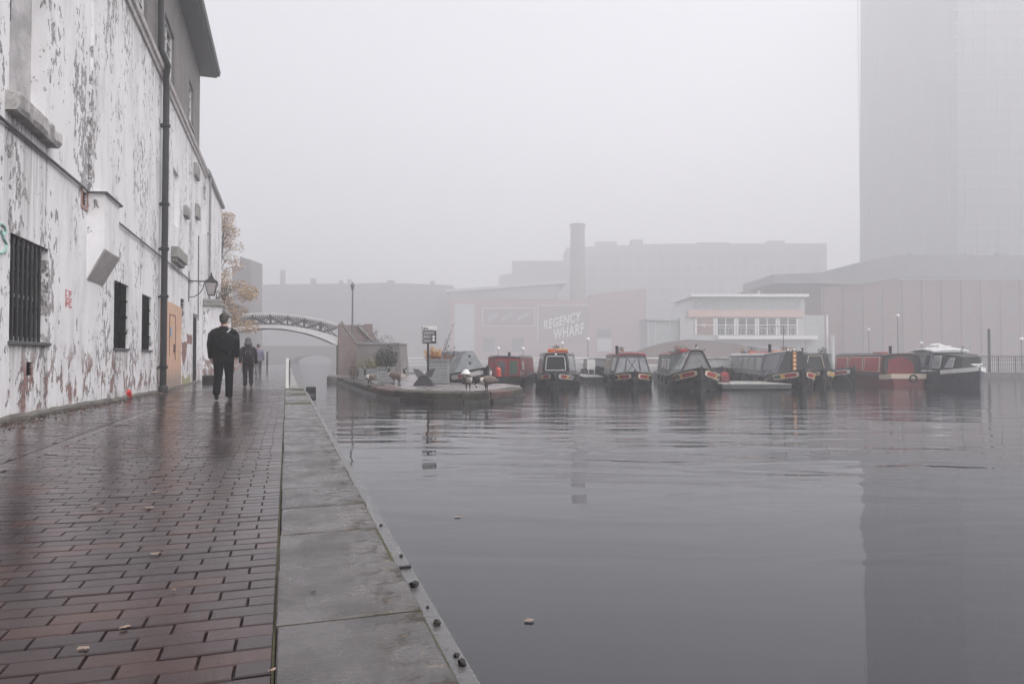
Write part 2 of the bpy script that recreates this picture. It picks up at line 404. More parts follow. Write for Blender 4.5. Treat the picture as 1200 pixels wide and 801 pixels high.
def zw(Y):      # level of the paving along the foot of the wall
    pts = [(-10, .13), (9, .13), (12, .10), (16, .03), (21, -.035), (27, -.06), (60, -.06)]
    for (a, b), (c, d) in zip(pts, pts[1:]):
        if a <= Y <= c: return b+(d-b)*(Y-a)/(c-a)
    return pts[-1][1]
def pz(X, Y):
    t = min(1, max(0, -X/3.4)); base = -.03*min(1, max(0, (Y-10)/20))
    return base+(zw(Y)-base)*t*t
# mortar bed
bed = MB(); ys = [i*1.0 for i in range(-6, 23)]; xs = [-3.6, -3, -2.4, -1.8, -1.2, -.6, 0.02]
vs = [(x, y, pz(x, y)-.017) for y in ys for x in xs]; n = len(xs)
bed.add(vs, [(j*n+i, j*n+i+1, (j+1)*n+i+1, (j+1)*n+i) for j in range(len(ys)-1) for i in range(n-1)])
struct(bed.build('path_bed', MORT))
pv = MB(); rnd = random.Random(3); row = .103; wl = .218; j = .006
y = -1.0; k = 0
while y < 21.5:
    x = -.035; first = True
    sl_ = .10*y   # courses drift slightly
    off = (k % 2)*wl*.5+rnd.uniform(-.018, .018)
    edges = []
    bx = x
    # soldier brick next to the coping
    cuts = [bx]; c = bx-(wl*.5 if k % 2 else wl)+rnd.uniform(-.01, .01)
    while c > -3.42:
        if not any(abs(c-b_) < .001 for b_ in (-2.14, -2.25)): cuts.append(c)
        c -= wl*rnd.uniform(.96, 1.04)
    cuts.append(-3.45)
    # the drainage channel bricks run along the path at x -2.25..-2.14
    segs = []
    for a, b in zip(cuts[1:], cuts[:-1]):
        lo, hi = a, b
        if hi <= -2.26 or lo >= -2.13: segs.append((lo, hi))
        else:
            if hi > -2.13: segs.append((-2.13, hi))
            if lo < -2.26: segs.append((lo, -2.26))
    for lo, hi in segs:
        if hi-lo < .035: continue
        a, b, c0, d0 = lo+j/2, hi-j/2, y+.005+rnd.uniform(-.002, .003), y+row-.005+rnd.uniform(-.003, .002)
        tx, ty, dz = rnd.gauss(0, .003), rnd.gauss(0, .0028), rnd.gauss(0, .0012)
        cx, cy = (a+b)/2, (c0+d0)/2; h = .0025
        def P(xx, yy, zz): return (xx, yy, pz(xx, yy)+dz+tx*(xx-cx)+ty*(yy-cy)+zz)
        V = [P(a, c0, -.02), P(b, c0, -.02), P(b, d0, -.02), P(a, d0, -.02), P(a, c0, -.005), P(b, c0, -.005), P(b, d0, -.005), P(a, d0, -.005),
             P(a+h, c0+h, 0), P(b-h, c0+h, 0), P(b-h, d0-h, 0), P(a+h, d0-h, 0)]
        pv.add(V, [(8, 9, 10, 11), (4, 5, 9, 8), (5, 6, 10, 9), (6, 7, 11, 10), (7, 4, 8, 11), (0, 1, 5, 4), (1, 2, 6, 5), (2, 3, 7, 6), (3, 0, 4, 7)])
    if k % 2 == 0:
        a, b, c0, d0 = -2.26+j/2, -2.13-j/2, y+j/2, y+2*row-j/2; h = .006
        P = lambda xx, yy, zz: (xx, yy, pz(xx, yy)+zz-.003)
        V = [P(a, c0, -.005), P(b, c0, -.005), P(b, d0, -.005), P(a, d0, -.005), P(a+h, c0+h, 0), P(b-h, c0+h, 0), P(b-h, d0-h, 0), P(a+h, d0-h, 0)]
        pv.add(V, [(4, 5, 6, 7), (0, 1, 5, 4), (1, 2, 6, 5), (2, 3, 7, 6), (3, 0, 4, 7)])
    y += row; k += 1
struct(pv.build('path', PAV, fix=False))
PATH_END = 21.4
fp = MB(); ysf = [21.5, 24, 27, 30, 34, 40, 50, 62, 80, 89]; xsf = [-3.6, -2.4, -1.2, .02]
vs = [(x, y, pz(x, y)) for y in ysf for x in xsf]; n = 4
fp.add(vs, [(j_*n+i, j_*n+i+1, (j_+1)*n+i+1, (j_+1)*n+i) for j_ in range(len(ysf)-1) for i in range(n-1)])
struct(fp.build('far_path', FASC))
# coping slabs
cp = MB(); Y = 2.57-.66*10; rnd = random.Random(11); kk = 0
while Y < 22:
    g = .010; dz = rnd.gauss(0, .0025); zb = -.03*min(1, max(0, (Y-10)/20)); ch = .018
    a, b, c0, d0 = -.028+rnd.uniform(-.004, .004), .495+rnd.uniform(-.008, .008), Y+g, Y+.66-g
    t = rnd.gauss(0, .005); ztop = lambda xx: zb+dz+t*(xx-.24)
    NX, NY = 6, 5
    gx = [a, a+.006]+[a+(b-a)*i/NX for i in range(1, NX)]+[b-ch, b]; gy = [c0, c0+.007]+[c0+(d0-c0)*i/NY for i in range(1, NY)]+[d0-.007, d0]
    V = []
    for iy, yy in enumerate(gy):
        for ix, xx in enumerate(gx):
            zz = ztop(xx)+rnd.uniform(-.0012, .0012)
            if ix == 0 or iy in (0, len(gy)-1): zz -= .006
            if ix == len(gx)-1: zz -= ch+rnd.uniform(0, .006)
            V.append((xx+(rnd.uniform(-.004, .004) if ix == len(gx)-1 else 0), yy, zz))
    nx = len(gx); ny = len(gy); Fc = [(q*nx+i, q*nx+i+1, (q+1)*nx+i+1, (q+1)*nx+i) for q in range(ny-1) for i in range(nx-1)]
    # skirt
    bnd = [i for i in range(nx)]+[q*nx+nx-1 for q in range(1, ny)]+[(ny-1)*nx+i for i in reversed(range(nx-1))]+[q*nx for q in reversed(range(1, ny-1))]
    b0 = len(V); V += [(V[i][0], V[i][1], -.115) for i in bnd]; L = len(bnd)
    Fc += [(bnd[(i+1) % L], bnd[i], b0+i, b0+(i+1) % L) for i in range(L)]
    cp.add(V, Fc); Y += .66; kk += 1
struct(cp.build('kerb', COP, smooth=False))
struct(MB().box(-.042, -.022, -4, 22, -.1, -.012).box(-.03, .49, -4, 22, -.12, -.012).build('kerb_joint', MOSS))
struct(MB().bbox(-.42+.42, .62, -4.2, 22.0, -1.6, -.13, .012).build('quay_ledge', CONC))
struct(MB().box(-3.7, -.005, -4.2, 22.0, -1.8, -.16).build('quay_fill', CONC))
struct(MB().bbox(.0, .36, 22.0, 89, -1.6, -.035, .02).box(-3.7, -.005, 22.0, 89, -1.8, -.14).build('far_kerb', STONE))

# left land beyond / behind the building
struct(MB().box(-167, -3.72, -72, 180, -1.9, -.12).build('land', M('ground_land', (.09, .085, .08), .9)))
# far quay, running across the view
def slab_poly(pts, z0, z1, name, mat):
    mb = MB(); mb.prism([(p.x, p.y, z0) for p in pts], (0, 0, z1-z0)); return struct(mb.build(name, mat))
P0, P1, P2, P3 = atd(474, 418, 46.6), atd(1330, 418, 46.6), atd(1240, 418, 370), atd(430, 418, 370)
slab_poly([P0, P1, P2, P3], -1.9, -.1, 'far_quay', M('far_quay_stone', (.15, .14, .14), .7))

# ================================================================== WHITE BUILDING
bld = thing('canalside_building', 'long building of peeling white painted brick with dark upper storey beside the wet path', 'building', (WX, 0, 0))
def W(px, py, dx=0):       # photo point on the wall plane, in the building's own frame
    p = onx(px, py, WX+dx); return p.y, p.z
def rect(x0, y0t, x1, y0b, dx=0):
    Ya, Zt = W(x0, y0t, dx); _, Zb = W(x0, y0b, dx); Yb, _ = W(x1, y0t, dx); return [Ya, Yb, Zb, Zt]
op = {}
op['barred'] = rect(12.3, 272, 56.8, 399); op['w2'] = rect(134, 327.6, 151, 407.5); op['w3'] = rect(166.5, 344, 177.6, 409.5)
op['board'] = rect(187.7, 348.8, 212.7, 459); op['blind'] = rect(13, -60, 57, 110); op['blind'][3] = W(20, 0)[1]+1.2
op['v1'] = rect(191.5, 336, 196.5, 349); op['v2'] = rect(211.7, 349, 215.4, 370); op['low'] = rect(31, 424, 37.3, 440)
op['narrow'] = rect(226.3, 370, 230.5, 450); op['blind2'] = rect(203, 195, 209.7, 262); op['blind3'] = rect(238.7, 216, 241, 272)
op['grate'] = rect(95.6, 222, 101.5, 240)
depth = dict(barred=.14, w2=.07, w3=.07, board=.05, blind=.26, v1=.1, v2=.1, low=.06, narrow=.25, blind2=.1, blind3=.1, grate=.06)
Y0, Y1, ZT, ZB = -5.0, 40.0, 9.0, -.3
def wall_with_holes(mb, Y0, Y1, Z0, Z1, holes, x=0, step=2.5):
    ys = sorted(set([Y0, Y1]+[h[0] for h in holes]+[h[1] for h in holes])); zs = sorted(set([Z0, Z1]+[h[2] for h in holes]+[h[3] for h in holes]))
    for a, b in zip(ys, ys[1:]):
        for c, d in zip(zs, zs[1:]):
            my, mz = (a+b)/2, (c+d)/2
            if any(h[0] < my < h[1] and h[2] < mz < h[3] for h in holes): continue
            mb.add([(x, a, c), (x, b, c), (x, b, d), (x, a, d)], [(0, 1, 2, 3)])
wm = MB(); wall_with_holes(wm, Y0, Y1, ZB, ZT, list(op.values()))
for k_, (a, b, c, d) in op.items():
    e = -depth[k_]; wm.add([(0, a, c), (0, b, c), (0, b, d), (0, a, d), (e, a, c), (e, b, c), (e, b, d), (e, a, d)], [(0, 1, 5, 4), (1, 2, 6, 5), (2, 3, 7, 6), (3, 0, 4, 7)])
    if k_ in ('blind', 'blind2', 'blind3'): wm.add([(e, a, c), (e, b, c), (e, b, d), (e, a, d)], [(0, 1, 2, 3)])
wm.add([(0, Y1, ZB), (-9, Y1, ZB), (-9, Y1, ZT), (0, Y1, ZT)], [(0, 1, 2, 3)])
wm.add([(0, Y0, ZB), (-9, Y0, ZB), (-9, Y0, ZT), (0, Y0, ZT)], [(0, 1, 2, 3)])
wm.build('wall', PEEL, bld, fix=False)
def add_runs(m, rects):
    """rain-washed grime below sills and vents"""
    nt = m.node_tree; p = nt.nodes['Principled BSDF']; src = p.inputs['Base Color'].links[0].from_socket
    tc = nt.nodes.new('ShaderNodeTexCoord'); sx = nt.nodes.new('ShaderNodeSeparateXYZ'); nt.links.new(tc.outputs['Object'], sx.inputs[0]); tot = None
    st = noise(nt, coords(nt, (9, 9, .5)), 1.0, 4, .6); stm = ramp(nt, st, [(.42, 0), (.66, 1)])
    for a, b, z1, ln in rects:
        iy = mth(nt, 'MULTIPLY', mth(nt, 'GREATER_THAN', sx.outputs[1], a), mth(nt, 'LESS_THAN', sx.outputs[1], b))
        dz = mth(nt, 'DIVIDE', mth(nt, 'SUBTRACT', z1, sx.outputs[2]), ln)
        f = mth(nt, 'MULTIPLY', mth(nt, 'GREATER_THAN', dz, 0), mth(nt, 'SUBTRACT', 1, dz, True)); k = mth(nt, 'MULTIPLY', iy, f)
        tot = k if tot is None else mth(nt, 'MAXIMUM', tot, k)
    c = mixc(nt, mth(nt, 'MULTIPLY', mth(nt, 'MULTIPLY', tot, stm), .8), src, (.15, .135, .12)); nt.links.new(c, p.inputs['Base Color'])
add_runs(PEEL, [(op['barred'][0]-.05, op['barred'][1]+.06, op['barred'][2], 1.2), (op['w2'][0]-.04, op['w2'][1]+.05, op['w2'][2], 1.1), (op['w3'][0]-.04, op['w3'][1]+.05, op['w3'][2], 1.1), (op['blind'][0]-.1, op['blind'][1]+.1, op['blind'][2]-.2, 2.2), (op['low'][0], op['low'][1], op['low'][2], .6), (20.5, 22.6, 6.4, 2.4), (-5, 33, 8.72, 1.1)])
# chimney breast above and the boxed flue with sloping underside
fa, fz_top = W(103, 224); fb, _ = W(121.7, 224); fz0 = W(103.3, 327)[1]; fz1 = fz0+.55
zt = W(103, 224)[1]
fl = MB(); d_ = .27
fl.add([(0, fa, fz0), (d_, fa, fz1), (d_, fa, zt), (0, fa, zt+.02), (0, fb, fz0), (d_, fb, fz1), (d_, fb, zt), (0, fb, zt+.02)],
       [(0, 1, 2, 3), (7, 6, 5, 4), (1, 5, 6, 2), (3, 2, 6, 7), (4, 5, 1, 0)])
fl.build('boxed_flue', PEEL, bld)
fu = MB(); fu.add([(.002, fa, fz0-.004), (d_+.02, fa-.01, fz1-.004), (d_+.02, fb+.01, fz1-.004), (.002, fb, fz0-.004), (.002, fa, fz0-.03), (d_+.02, fa-.01, fz1-.03), (d_+.02, fb+.01, fz1-.03), (.002, fb, fz0-.03)],
       [(0, 1, 2, 3), (7, 6, 5, 4), (0, 4, 5, 1), (1, 5, 6, 2), (2, 6, 7, 3), (3, 7, 4, 0)])
fu.build('flue_slab', M('flaking_slab', (.42, .40, .40), .6, .3, 1.2, .4, dirt=(.22, .08, .06)), bld)
MB().bbox(0, .05, fa, fb+.25, zt+.02, 8.85, .008).build('chimney_breast', PEEL, bld)
# plinth and debris; plinth colour combines mould with a painted shadow line
pl = MB(); rr = random.Random(4); yy = -5
rings = []
while yy < 31:
    zb = zw(yy); w_ = .045+rr.uniform(-.012, .015); t_ = .065+rr.uniform(-.02, .015)
    rings.append([(-.01, yy, zb-.1), (w_, yy, zb-.1), (w_+rr.uniform(-.01, .01), yy, zb+t_*.55), (w_*.5, yy, zb+t_), (-.01, yy, zb+t_+.02)]); yy += .35
pl.loft(rings).build('plinth', M('mossy_shaded_plinth', (.10, .092, .08), .7, .5, 4, .5, dirt=(.03, .03, .02)), bld)
# cornice, upper storey, eaves
co = MB(); prof = [(0, 8.72), (.05, 8.74), (.06, 8.86), (.11, 8.90), (.13, 9.02), (.10, 9.08), (-.06, 9.12)]
co.loft([[(x, Yc, z) for x, z in prof]+[(-.3, Yc, 9.12), (-.3, Yc, 8.72)] for Yc in (-5.1, 10, 20, 32.3)])
co.build('cornice', M('worn_cornice', (.42, .39, .39), .7, .35, 4, .5, dirt=(.14, .12, .115)), bld)
UE = 30.6; UZ = 12.75; ux = -.08
up_op = [rect(167.5, -40, 177, 30), rect(197, 14, 208, 84), rect(224.5, 92, 229.6, 143)]
up_op = [[a, b, max(9.3, c), min(12.3, d)] for a, b, c, d in up_op]
for s_ in (9.6, 5.2): up_op.append([s_, s_+1.1, 9.9, 12.2])
um = MB(); wall_with_holes(um, -5, UE, 9.1, UZ, up_op, ux)
for a, b, c, d in up_op:
    e = ux-.14; um.add([(ux, a, c), (ux, b, c), (ux, b, d), (ux, a, d), (e, a, c), (e, b, c), (e, b, d), (e, a, d)], [(0, 1, 5, 4), (1, 2, 6, 5), (2, 3, 7, 6), (3, 0, 4, 7)])
um.add([(ux, UE, 9.1), (-8, UE, 9.1), (-8, UE, UZ), (ux, UE, UZ)], [(0, 1, 2, 3)])
um.add([(ux, -5, 9.1), (-8, -5, 9.1), (-8, -5, UZ), (ux, -5, UZ)], [(0, 1, 2, 3)])
um.build('upper_wall', UBRICK, bld, fix=False)
def sash(parent, a, b, c, d, x, nx=2, nz=4, fr=WHITE, th=.06):
    f = MB(); f.box(x, x+.05, a, a+th, c, d).box(x, x+.05, b-th, b, c, d).box(x+.001, x+.051, a+th, b-th, c, c+th*1.3).box(x+.001, x+.051, a+th, b-th, d-th, d)
    for i in range(1, nx): yy = a+(b-a)*i/nx; f.box(x+.005, x+.04, yy-.012, yy+.012, c+th*1.3, d-th)
    for i in range(1, nz): zz = c+(d-c)*i/nz; f.box(x+.008, x+.043, a+th, b-th, zz-.014, zz+.014)
    fo = f.build('window_frame', fr, parent)
    MB().box(x-.02, x+.012, a+.02, b-.02, c+.02, d-.02).build('pane', GLASS, fo)
    return fo
for a, b, c, d in up_op:
    fo = sash(bld, a, b, c, d, ux-.13, 2, 4)
    MB().box(ux-.13, ux+.06, a-.06, b+.06, c-.09, c-.002).build('sill', STONE, fo)
ea = MB(); sec = [(-1.2, 12.74), (.50, 12.74), (.52, 12.80), (.62, 12.82), (.66, 12.98), (.60, 13.02), (-4.2, 15.2), (-8.2, 12.9)]
ea.loft([[(x, Yc, z) for x, z in sec] for Yc in (-5.6, UE+.55)]).build('roof', M('eaves_and_slate', (.085, .085, .09), .6, .2, 3), bld)
# lower roof over the far end
MB().loft([[(x, Yc, z) for x, z in [(-1, 9.0), (.13, 9.0), (.16, 9.12), (.04, 9.2), (-4, 11.2), (-8.5, 9.2)]] for Yc in (32.31, 40.15)]).build('lower_roof', M('roof_edge_grey', (.30, .29, .29), .7, .3), bld)
# barred window
a, b, c, d = op['barred']
fo = MB().box(-.139, -.10, a, a+.06, c, d).box(-.139, -.10, b-.06, b, c, d).box(-.138, -.10, a+.06, b-.06, c, c+.07).box(-.138, -.10, a+.06, b-.06, d-.07, d).box(-.137, -.105, a+.06, b-.06, (c+d)/2-.1, (c+d)/2-.05).build('window_frame', LGREY, bld)
MB().box(-.139, -.12, a+.03, b-.03, c+.03, d-.03).build('pane', GLASS, fo)
bars = MB()
for i in range(8):
    yy = a+.06+(b-a-.26)*i/7; bars.bbox(-.065, -.035, yy-.034, yy+.034, c+.005, d-.005, .006)
bars.box(-.075, -.066, a, b-.05, c+(d-c)*.33, c+(d-c)*.36).box(-.075, -.066, a, b-.05, c+(d-c)*.68, c+(d-c)*.71)
bars.build('security_bars', BLK, bld)
MB().bbox(-.1, .05, a-.04, b+.05, c-.05, c-.001, .008).build('sill', DGREY, bld)
DARKOPEN = M('black_opening_board', (.006, .006, .0065), .9, .3, spec=0)
for k_, nm in (('w2', 'dark_window'), ('w3', 'dark_window'), ('v1', 'wall_vent'), ('v2', 'wall_vent'), ('low', 'wall_vent'), ('grate', 'air_brick')):
    a, b, c, d = op[k_]; e = depth[k_]
    m_ = MB().box(-e-.02, -e+.02, a-.01, b+.01, c-.01, d+.01)
    if k_ in ('w2', 'w3'):
        for i in range(3): zz = c+(d-c)*(i+1)/4; m_.box(-e+.021, -e+.05, a, b, zz-.015, zz+.015)
        m_.box(-e+.022, -e+.055, (a+b)/2-.015, (a+b)/2+.015, c, d)
    else:
        n_ = 5
        for i in range(n_): zz = c+(d-c)*(i+.5)/n_; m_.box(-e+.021, -.012, a+.01, b-.01, zz-.01, zz+.008)
    m_.build(nm, DARKOPEN if k_ != 'grate' else M('rusty_airbrick', (.14, .075, .06), .8), bld)
    if k_ in ('w2', 'w3'): MB().box(-e+.02, .035, a-.03, b+.04, c-.045, c-.001).build('sill', DGREY, bld)
a, b, c, d = op['grate']
MB().box(.001, .02, a-.05, a, c-.05, d+.05).box(.001, .02, b, b+.05, c-.05, d+.05).box(.001, .021, a, b, c-.05, c).build('vent_surround', M('bare_brick_surround', (.34, .22, .19), .8), bld)
# blind window sills
a, b, c, d = op['blind']
sb = MB(); rnd_ = random.Random(6); n_ = 16
sb.loft([[(-.24, yy, c-.001), (.15+rnd_.uniform(-.02, .01), yy, c-.002-rnd_.uniform(0, .02)), (.18+rnd_.uniform(-.03, .01), yy, c-.05), (.17+rnd_.uniform(-.03, .01), yy, c-.20), (.13, yy, c-.25-rnd_.uniform(0, .02)), (-.02, yy, c-.27)] for yy in [a-.12+(b-a+.27)*q/n_ for q in range(n_+1)]])
sb.build('sill', M('grey_crumbling_sill', (.42, .40, .395), .8, .5, 3, 1, dirt=(.035, .03, .028)), bld)
RRM = M('flaking_grey_render', (.40, .385, .39), .8, .35, 2.2, .9, dirt=(.10, .09, .09))
MB().box(-.258, -.20, a+.36, b-.002, c+.002, d-.002).build('blind_panel', RRM, bld)
MB().box(-.257, -.16, a+.27, a+.355, c+.002, d-.002).box(-.2571, -.14, a+.01, a+.07, c+.002, d-.002).build('blind_window_frame', LGREY, bld)
MB().box(-.2572, -.22, a+.071, a+.269, c+.002, d-.002).build('dark_pane', DARKOPEN, bld)
MB().tube([(-.09, a+.16, d), (-.09, a+.16, c+1.0), (-.16, a+.18, c+.85)], .05, 8).build('stub_pipe', BLK, bld)
a, b, c, d = rect(200.3, 288, 213, 299); MB().bbox(.001, .22, a, b-.2, c-.05, d, .02).bbox(.001, .14, a+.05, b-.25, c-.16, c-.051, .02).build('stone_bracket', STONE, bld)
for (x0, y0, x1, y1) in ((215, 240, 219, 252), (227, 190, 231, 205), (228.5, 238, 231.5, 254)):
    a, b, c, d = rect(x0, y0, x1, y1); MB().bbox(.001, .12, a, b, c, d, .015).build('stone_block', STONE, bld)
# boarded doorway
a, b, c, d = op['board']; 
bo = MB().box(-.05, .012, a+.005, b-.005, c+.05, d).build('boarded_door', OSB, bld); bo['label'] = 'orange plywood boarding over the doorway'
hd = MB().box(.013, .022, a+(b-a)*.38, a+(b-a)*.40, c+1.0, d-.35).box(.013, .022, a+(b-a)*.66, a+(b-a)*.68, c+.9, d-.35).box(.0131, .0221, a+(b-a)*.40, a+(b-a)*.66, d-.37, d-.35)
hd.build('hatch_edge', M('hatch_edge', (.16, .08, .05), .8), bo)
MB().box(.013, .05, a+(b-a)*.58, a+(b-a)*.64, c+1.15, c+1.4).build('hasp', M('rust', (.09, .03, .03), .7), bo)
def disc(c, r, nrm_x, n, mats, name, parent, th=.006):
    mb = MB(); mb.add([(c[0]+th, c[1]+r*math.cos(2*math.pi*i/n+math.pi/2), c[2]+r*math.sin(2*math.pi*i/n+math.pi/2)) for i in range(n)]+[(c[0], c[1]+r*math.cos(2*math.pi*i/n+math.pi/2), c[2]+r*math.sin(2*math.pi*i/n+math.pi/2)) for i in range(n)],
        [tuple(range(n))]+[(i, (i+1) % n, n+(i+1) % n, n+i) for i in range(n)]); return mb.build(name, mats, parent)
sy, sz = W(200, 388)
st = disc((.013, sy, sz), .16, 1, 18, M('blue_sticker', (.05, .20, .42), .4, .1), 'round_sticker', bo)
MB().box(.02, .024, sy-.07, sy+.07, sz-.015, sz+.012).box(.02, .024, sy-.05, sy+.04, sz-.06, sz-.04).box(.02, .024, sy-.05, sy+.05, sz+.04, sz+.06).build('sticker_print', WHITE, st)
sy2, sz2 = W(200.5, 379.5)
st = disc((.013, sy2, sz2), .15, 1, 3, M('yellow_sticker', (.62, .42, .06), .4, .1), 'warning_sticker', bo)
MB().box(.02, .024, sy2-.012, sy2+.012, sz2-.02, sz2+.07).box(.02, .024, sy2-.012, sy2+.012, sz2-.05, sz2-.03).build('sticker_print', BLK, st)
# narrow door
a, b, c, d = op['narrow']
MB().box(-.24, -.20, a, b, c, d).box(-.199, -.05, a, a+.07, c, d).box(-.198, -.0, b-.09, b-.001, c, d+.001).build('narrow_door', BLK, bld)
MB().box(.001, .03, a-.02, b, d+.02, d+.10).build('door_lintel', DGREY, bld)
# bare brick patches beside the boarding
def patch(poly, name='bare_brick_patch', mat=None, th=.008, parent=bld, jag=.04, seed=0):
    rnd = random.Random(seed); pts = [W(*q) for q in poly]; out = []
    for i, (p, q) in enumerate(zip(pts, pts[1:]+pts[:1])):
        for t in range(4):
            t /= 4; out.append((p[0]+(q[0]-p[0])*t+rnd.uniform(-jag, jag), p[1]+(q[1]-p[1])*t+rnd.uniform(-jag, jag)))
    n = len(out); mb = MB(); mb.add([(th, a, b) for a, b in out]+[(0, a, b) for a, b in out], [tuple(range(n))]+[(i, (i+1) % n, n+(i+1) % n, n+i) for i in range(n)])
    return mb.build(name, mat or FBRICK, parent)
patch([(219, 391), (225, 393), (225, 403), (219.5, 402)], seed=1)
patch([(212.8, 401), (219.3, 400), (218, 415), (215.5, 428), (213.3, 420)], seed=2)
patch([(213, 452), (223, 449), (222, 438), (217, 444), (213, 440)], 'mossy_patch', M('mossy_wall_stain', (.30, .27, .15), .9, .4, 6), seed=3)
# red stencil and green scrawl
stc = MB(); rnd = random.Random(5)
for r_ in range(7):
    for q in range(4):
        x0 = 76.3+q*1.9+rnd.uniform(-.2, .2); y0 = 340+r_*3+q*.55
        if rnd.random() < .8:
            a, z = W(x0, y0); stc.box(.004, .006, a, a+.05+rnd.random()*.05, z-.012, z+.008+rnd.random()*.01)
stc.build('stencilled_notice', M('faded_red_stencil', (.55, .16, .17), .6, .2), bld)
gp = [W(x, y_) for x, y_ in ((0, 262), (4, 265), (6, 272), (2, 276), (0, 270), (3, 279), (7, 286), (5, 294), (0, 297))]
MB().tube([(.006, a, z) for a, z in gp], .018, 6).build('graffiti_scrawl', M('teal_spray', (.25, .42, .38), .6), bld)
# cables
def cable(pts, r=.022, name='wall_cable', x=.04, mat=DGREY):
    mb = MB(); P = [(x+dx, *W(a, b)) for a, b, dx in pts]; mb.tube(P, r, 6)
    for p in P[::1]: mb.box(0.0 if p[0] < .1 else p[0]-.05, p[0]+.02, p[1]-.03, p[1]+.03, p[2]-.03, p[2]+.03)
    return mb.build(name, mat, bld)
zc = W(100.6, 224)[1]
MB().tube([(.035, 3, zc+.02), (.035, 9, zc+.01), (.04, fa-.05, zc), (.30, fa-.03, zc+.02), (.31, fb+.03, zc+.02), (.05, fb+.06, zc)], .024, 6).tube([(.04, fb+.1, zc-.12), (.045, 20, zc-.13), (.04, 28, zc-.14)], .022, 6).build('wall_cable', DGREY, bld)
# main downpipe
dp = MB(); py_, _ = W(184.5, 461); pzt = W(190, 60)[1]; xr = .14
dp.tube([(xr, py_, zw(20)-.02), (xr, py_, 7.6), (xr, py_, 8.5)], .085, 14)
for q in (147, 241, 294, 334, 432):
    z_ = W(187, q)[1] if q != 334 else W(187, 350)[1]
    dp.lathe([(.088, 0), (.115, .02), (.115, .09), (.088, .11)], (xr, py_, z_), 14); dp.box(0.001, xr, py_-.13, py_+.13, z_+.02, z_+.06)
dp.lathe([(.086, 0), (.12, .03), (.12, .16), (.088, .2)], (xr, py_, zw(20)-.02), 14)
dp.tube([(xr, py_, 8.4), (xr, py_-.1, 8.75), (.22, py_-.3, 9.0), (.06, py_-.45, 9.4), (.04, py_-.5, 12.7)], .08, 12)
smooth_by_angle(dp.build('downpipe', BLK, bld))
p2y, z2t = W(243.8, 208); MB().tube([(.1, p2y, .0), (.1, p2y, z2t)], .05, 10).box(0, .1, p2y-.06, p2y+.06, 3.9, 4).box(0, .1, p2y-.06, p2y+.06, 6.4, 6.5).build('drainpipe', GREY, bld)
MB().tube([(.02, W(232, 300)[0], 5.8), (.03, W(232, 300)[0], 2.4)], .02, 6).build('wall_conduit', DGREY, bld)
# wall lantern on a bracket
ly, lz = W(221, 329); 
ll = thing('wall_lantern', 'black lantern on curved iron bracket fixed to the peeling white wall', 'lantern', (WX, ly, lz))
br = MB(); br.tube([(0, 0, 0), (.74, 0, 0)], .022, 8); br.tube([(0, 0, .35), (0, 0, -.75)], .03, 8)
br.tube([(.02, 0, -.6)]+[(.02+.5*math.sin(t*math.pi/2), 0, -.6+.55*(1-math.cos(t*math.pi/2))) for t in (.25, .5, .75, 1)], .016, 8)
br.tube([(.35, 0, -.02)]+[(.40+.06*math.cos(t), 0, -.10+.06*math.sin(t)) for t in (1.6, 3, 4.5, 5.8)], .01, 6)
br.build('bracket', BLK, ll)
lx = .76
lt = MB(); H0 = -.50
for sx_, sy_ in ((1, 1), (1, -1), (-1, 1), (-1, -1)): lt.beam((lx+sx_*.105, sy_*.105, H0), (lx+sx_*.20, sy_*.20, H0+.46), .018)
lt.lathe([(.15, -.02), (.155, 0), (.15, .02)], (lx, 0, H0), 4, rot=math.pi/4); lt.lathe([(.285, -.01), (.30, .015), (.29, .03), (.13, .15), (.10, .16), (.105, .20), (.06, .25), (.03, .28), (.045, .31), (.012, .36), (.005, .42)], (lx, 0, H0+.46), 4, rot=math.pi/4)
for sx_, sy_ in ((1, 1), (1, -1), (-1, 1), (-1, -1)): lt.ball((lx+sx_*.2, sy_*.2, H0+.50), .022, 6)
lt.build('lantern_frame', BLK, ll)
MB().lathe([(.135, 0), (.27, .44)], (lx, 0, H0+.01), 4, rot=math.pi/4).build('lantern_glass', mat_glassy('frosted_pane', (.45, .42, .43), .3, .85), ll)

# garden wall beyond
gw = thing('garden_wall', 'short white rendered wall with moulded stone coping past the wall lantern', 'wall', (-3.39, 31.6, 0))
MB().box(0.0, .72, 0, .5, -.2, 3.1).box(0.0, .58, .5, 7.5, -.2, 3.0).box(0, .05, -.02, -.001, -.2, 3.1).box(.60, .65, -.02, -.001, -.2, 3.1).build('wall_body', PEEL, gw)
MB().bbox(-.0, .82, -.1, .6, 3.11, 3.25, .03).bbox(.0, .76, -.04, .54, 3.252, 3.42, .05).bbox(0, .66, .61, 7.5, 3.01, 3.2, .03).build('stone_coping', STONE, gw)
MB().prism([(.721, .12, .0), (.721, .38, .0), (.721, .38, 1.9), (.721, .25, 2.1), (.721, .12, 1.9)], (.006, 0, 0)).build('niche', GREY, gw)

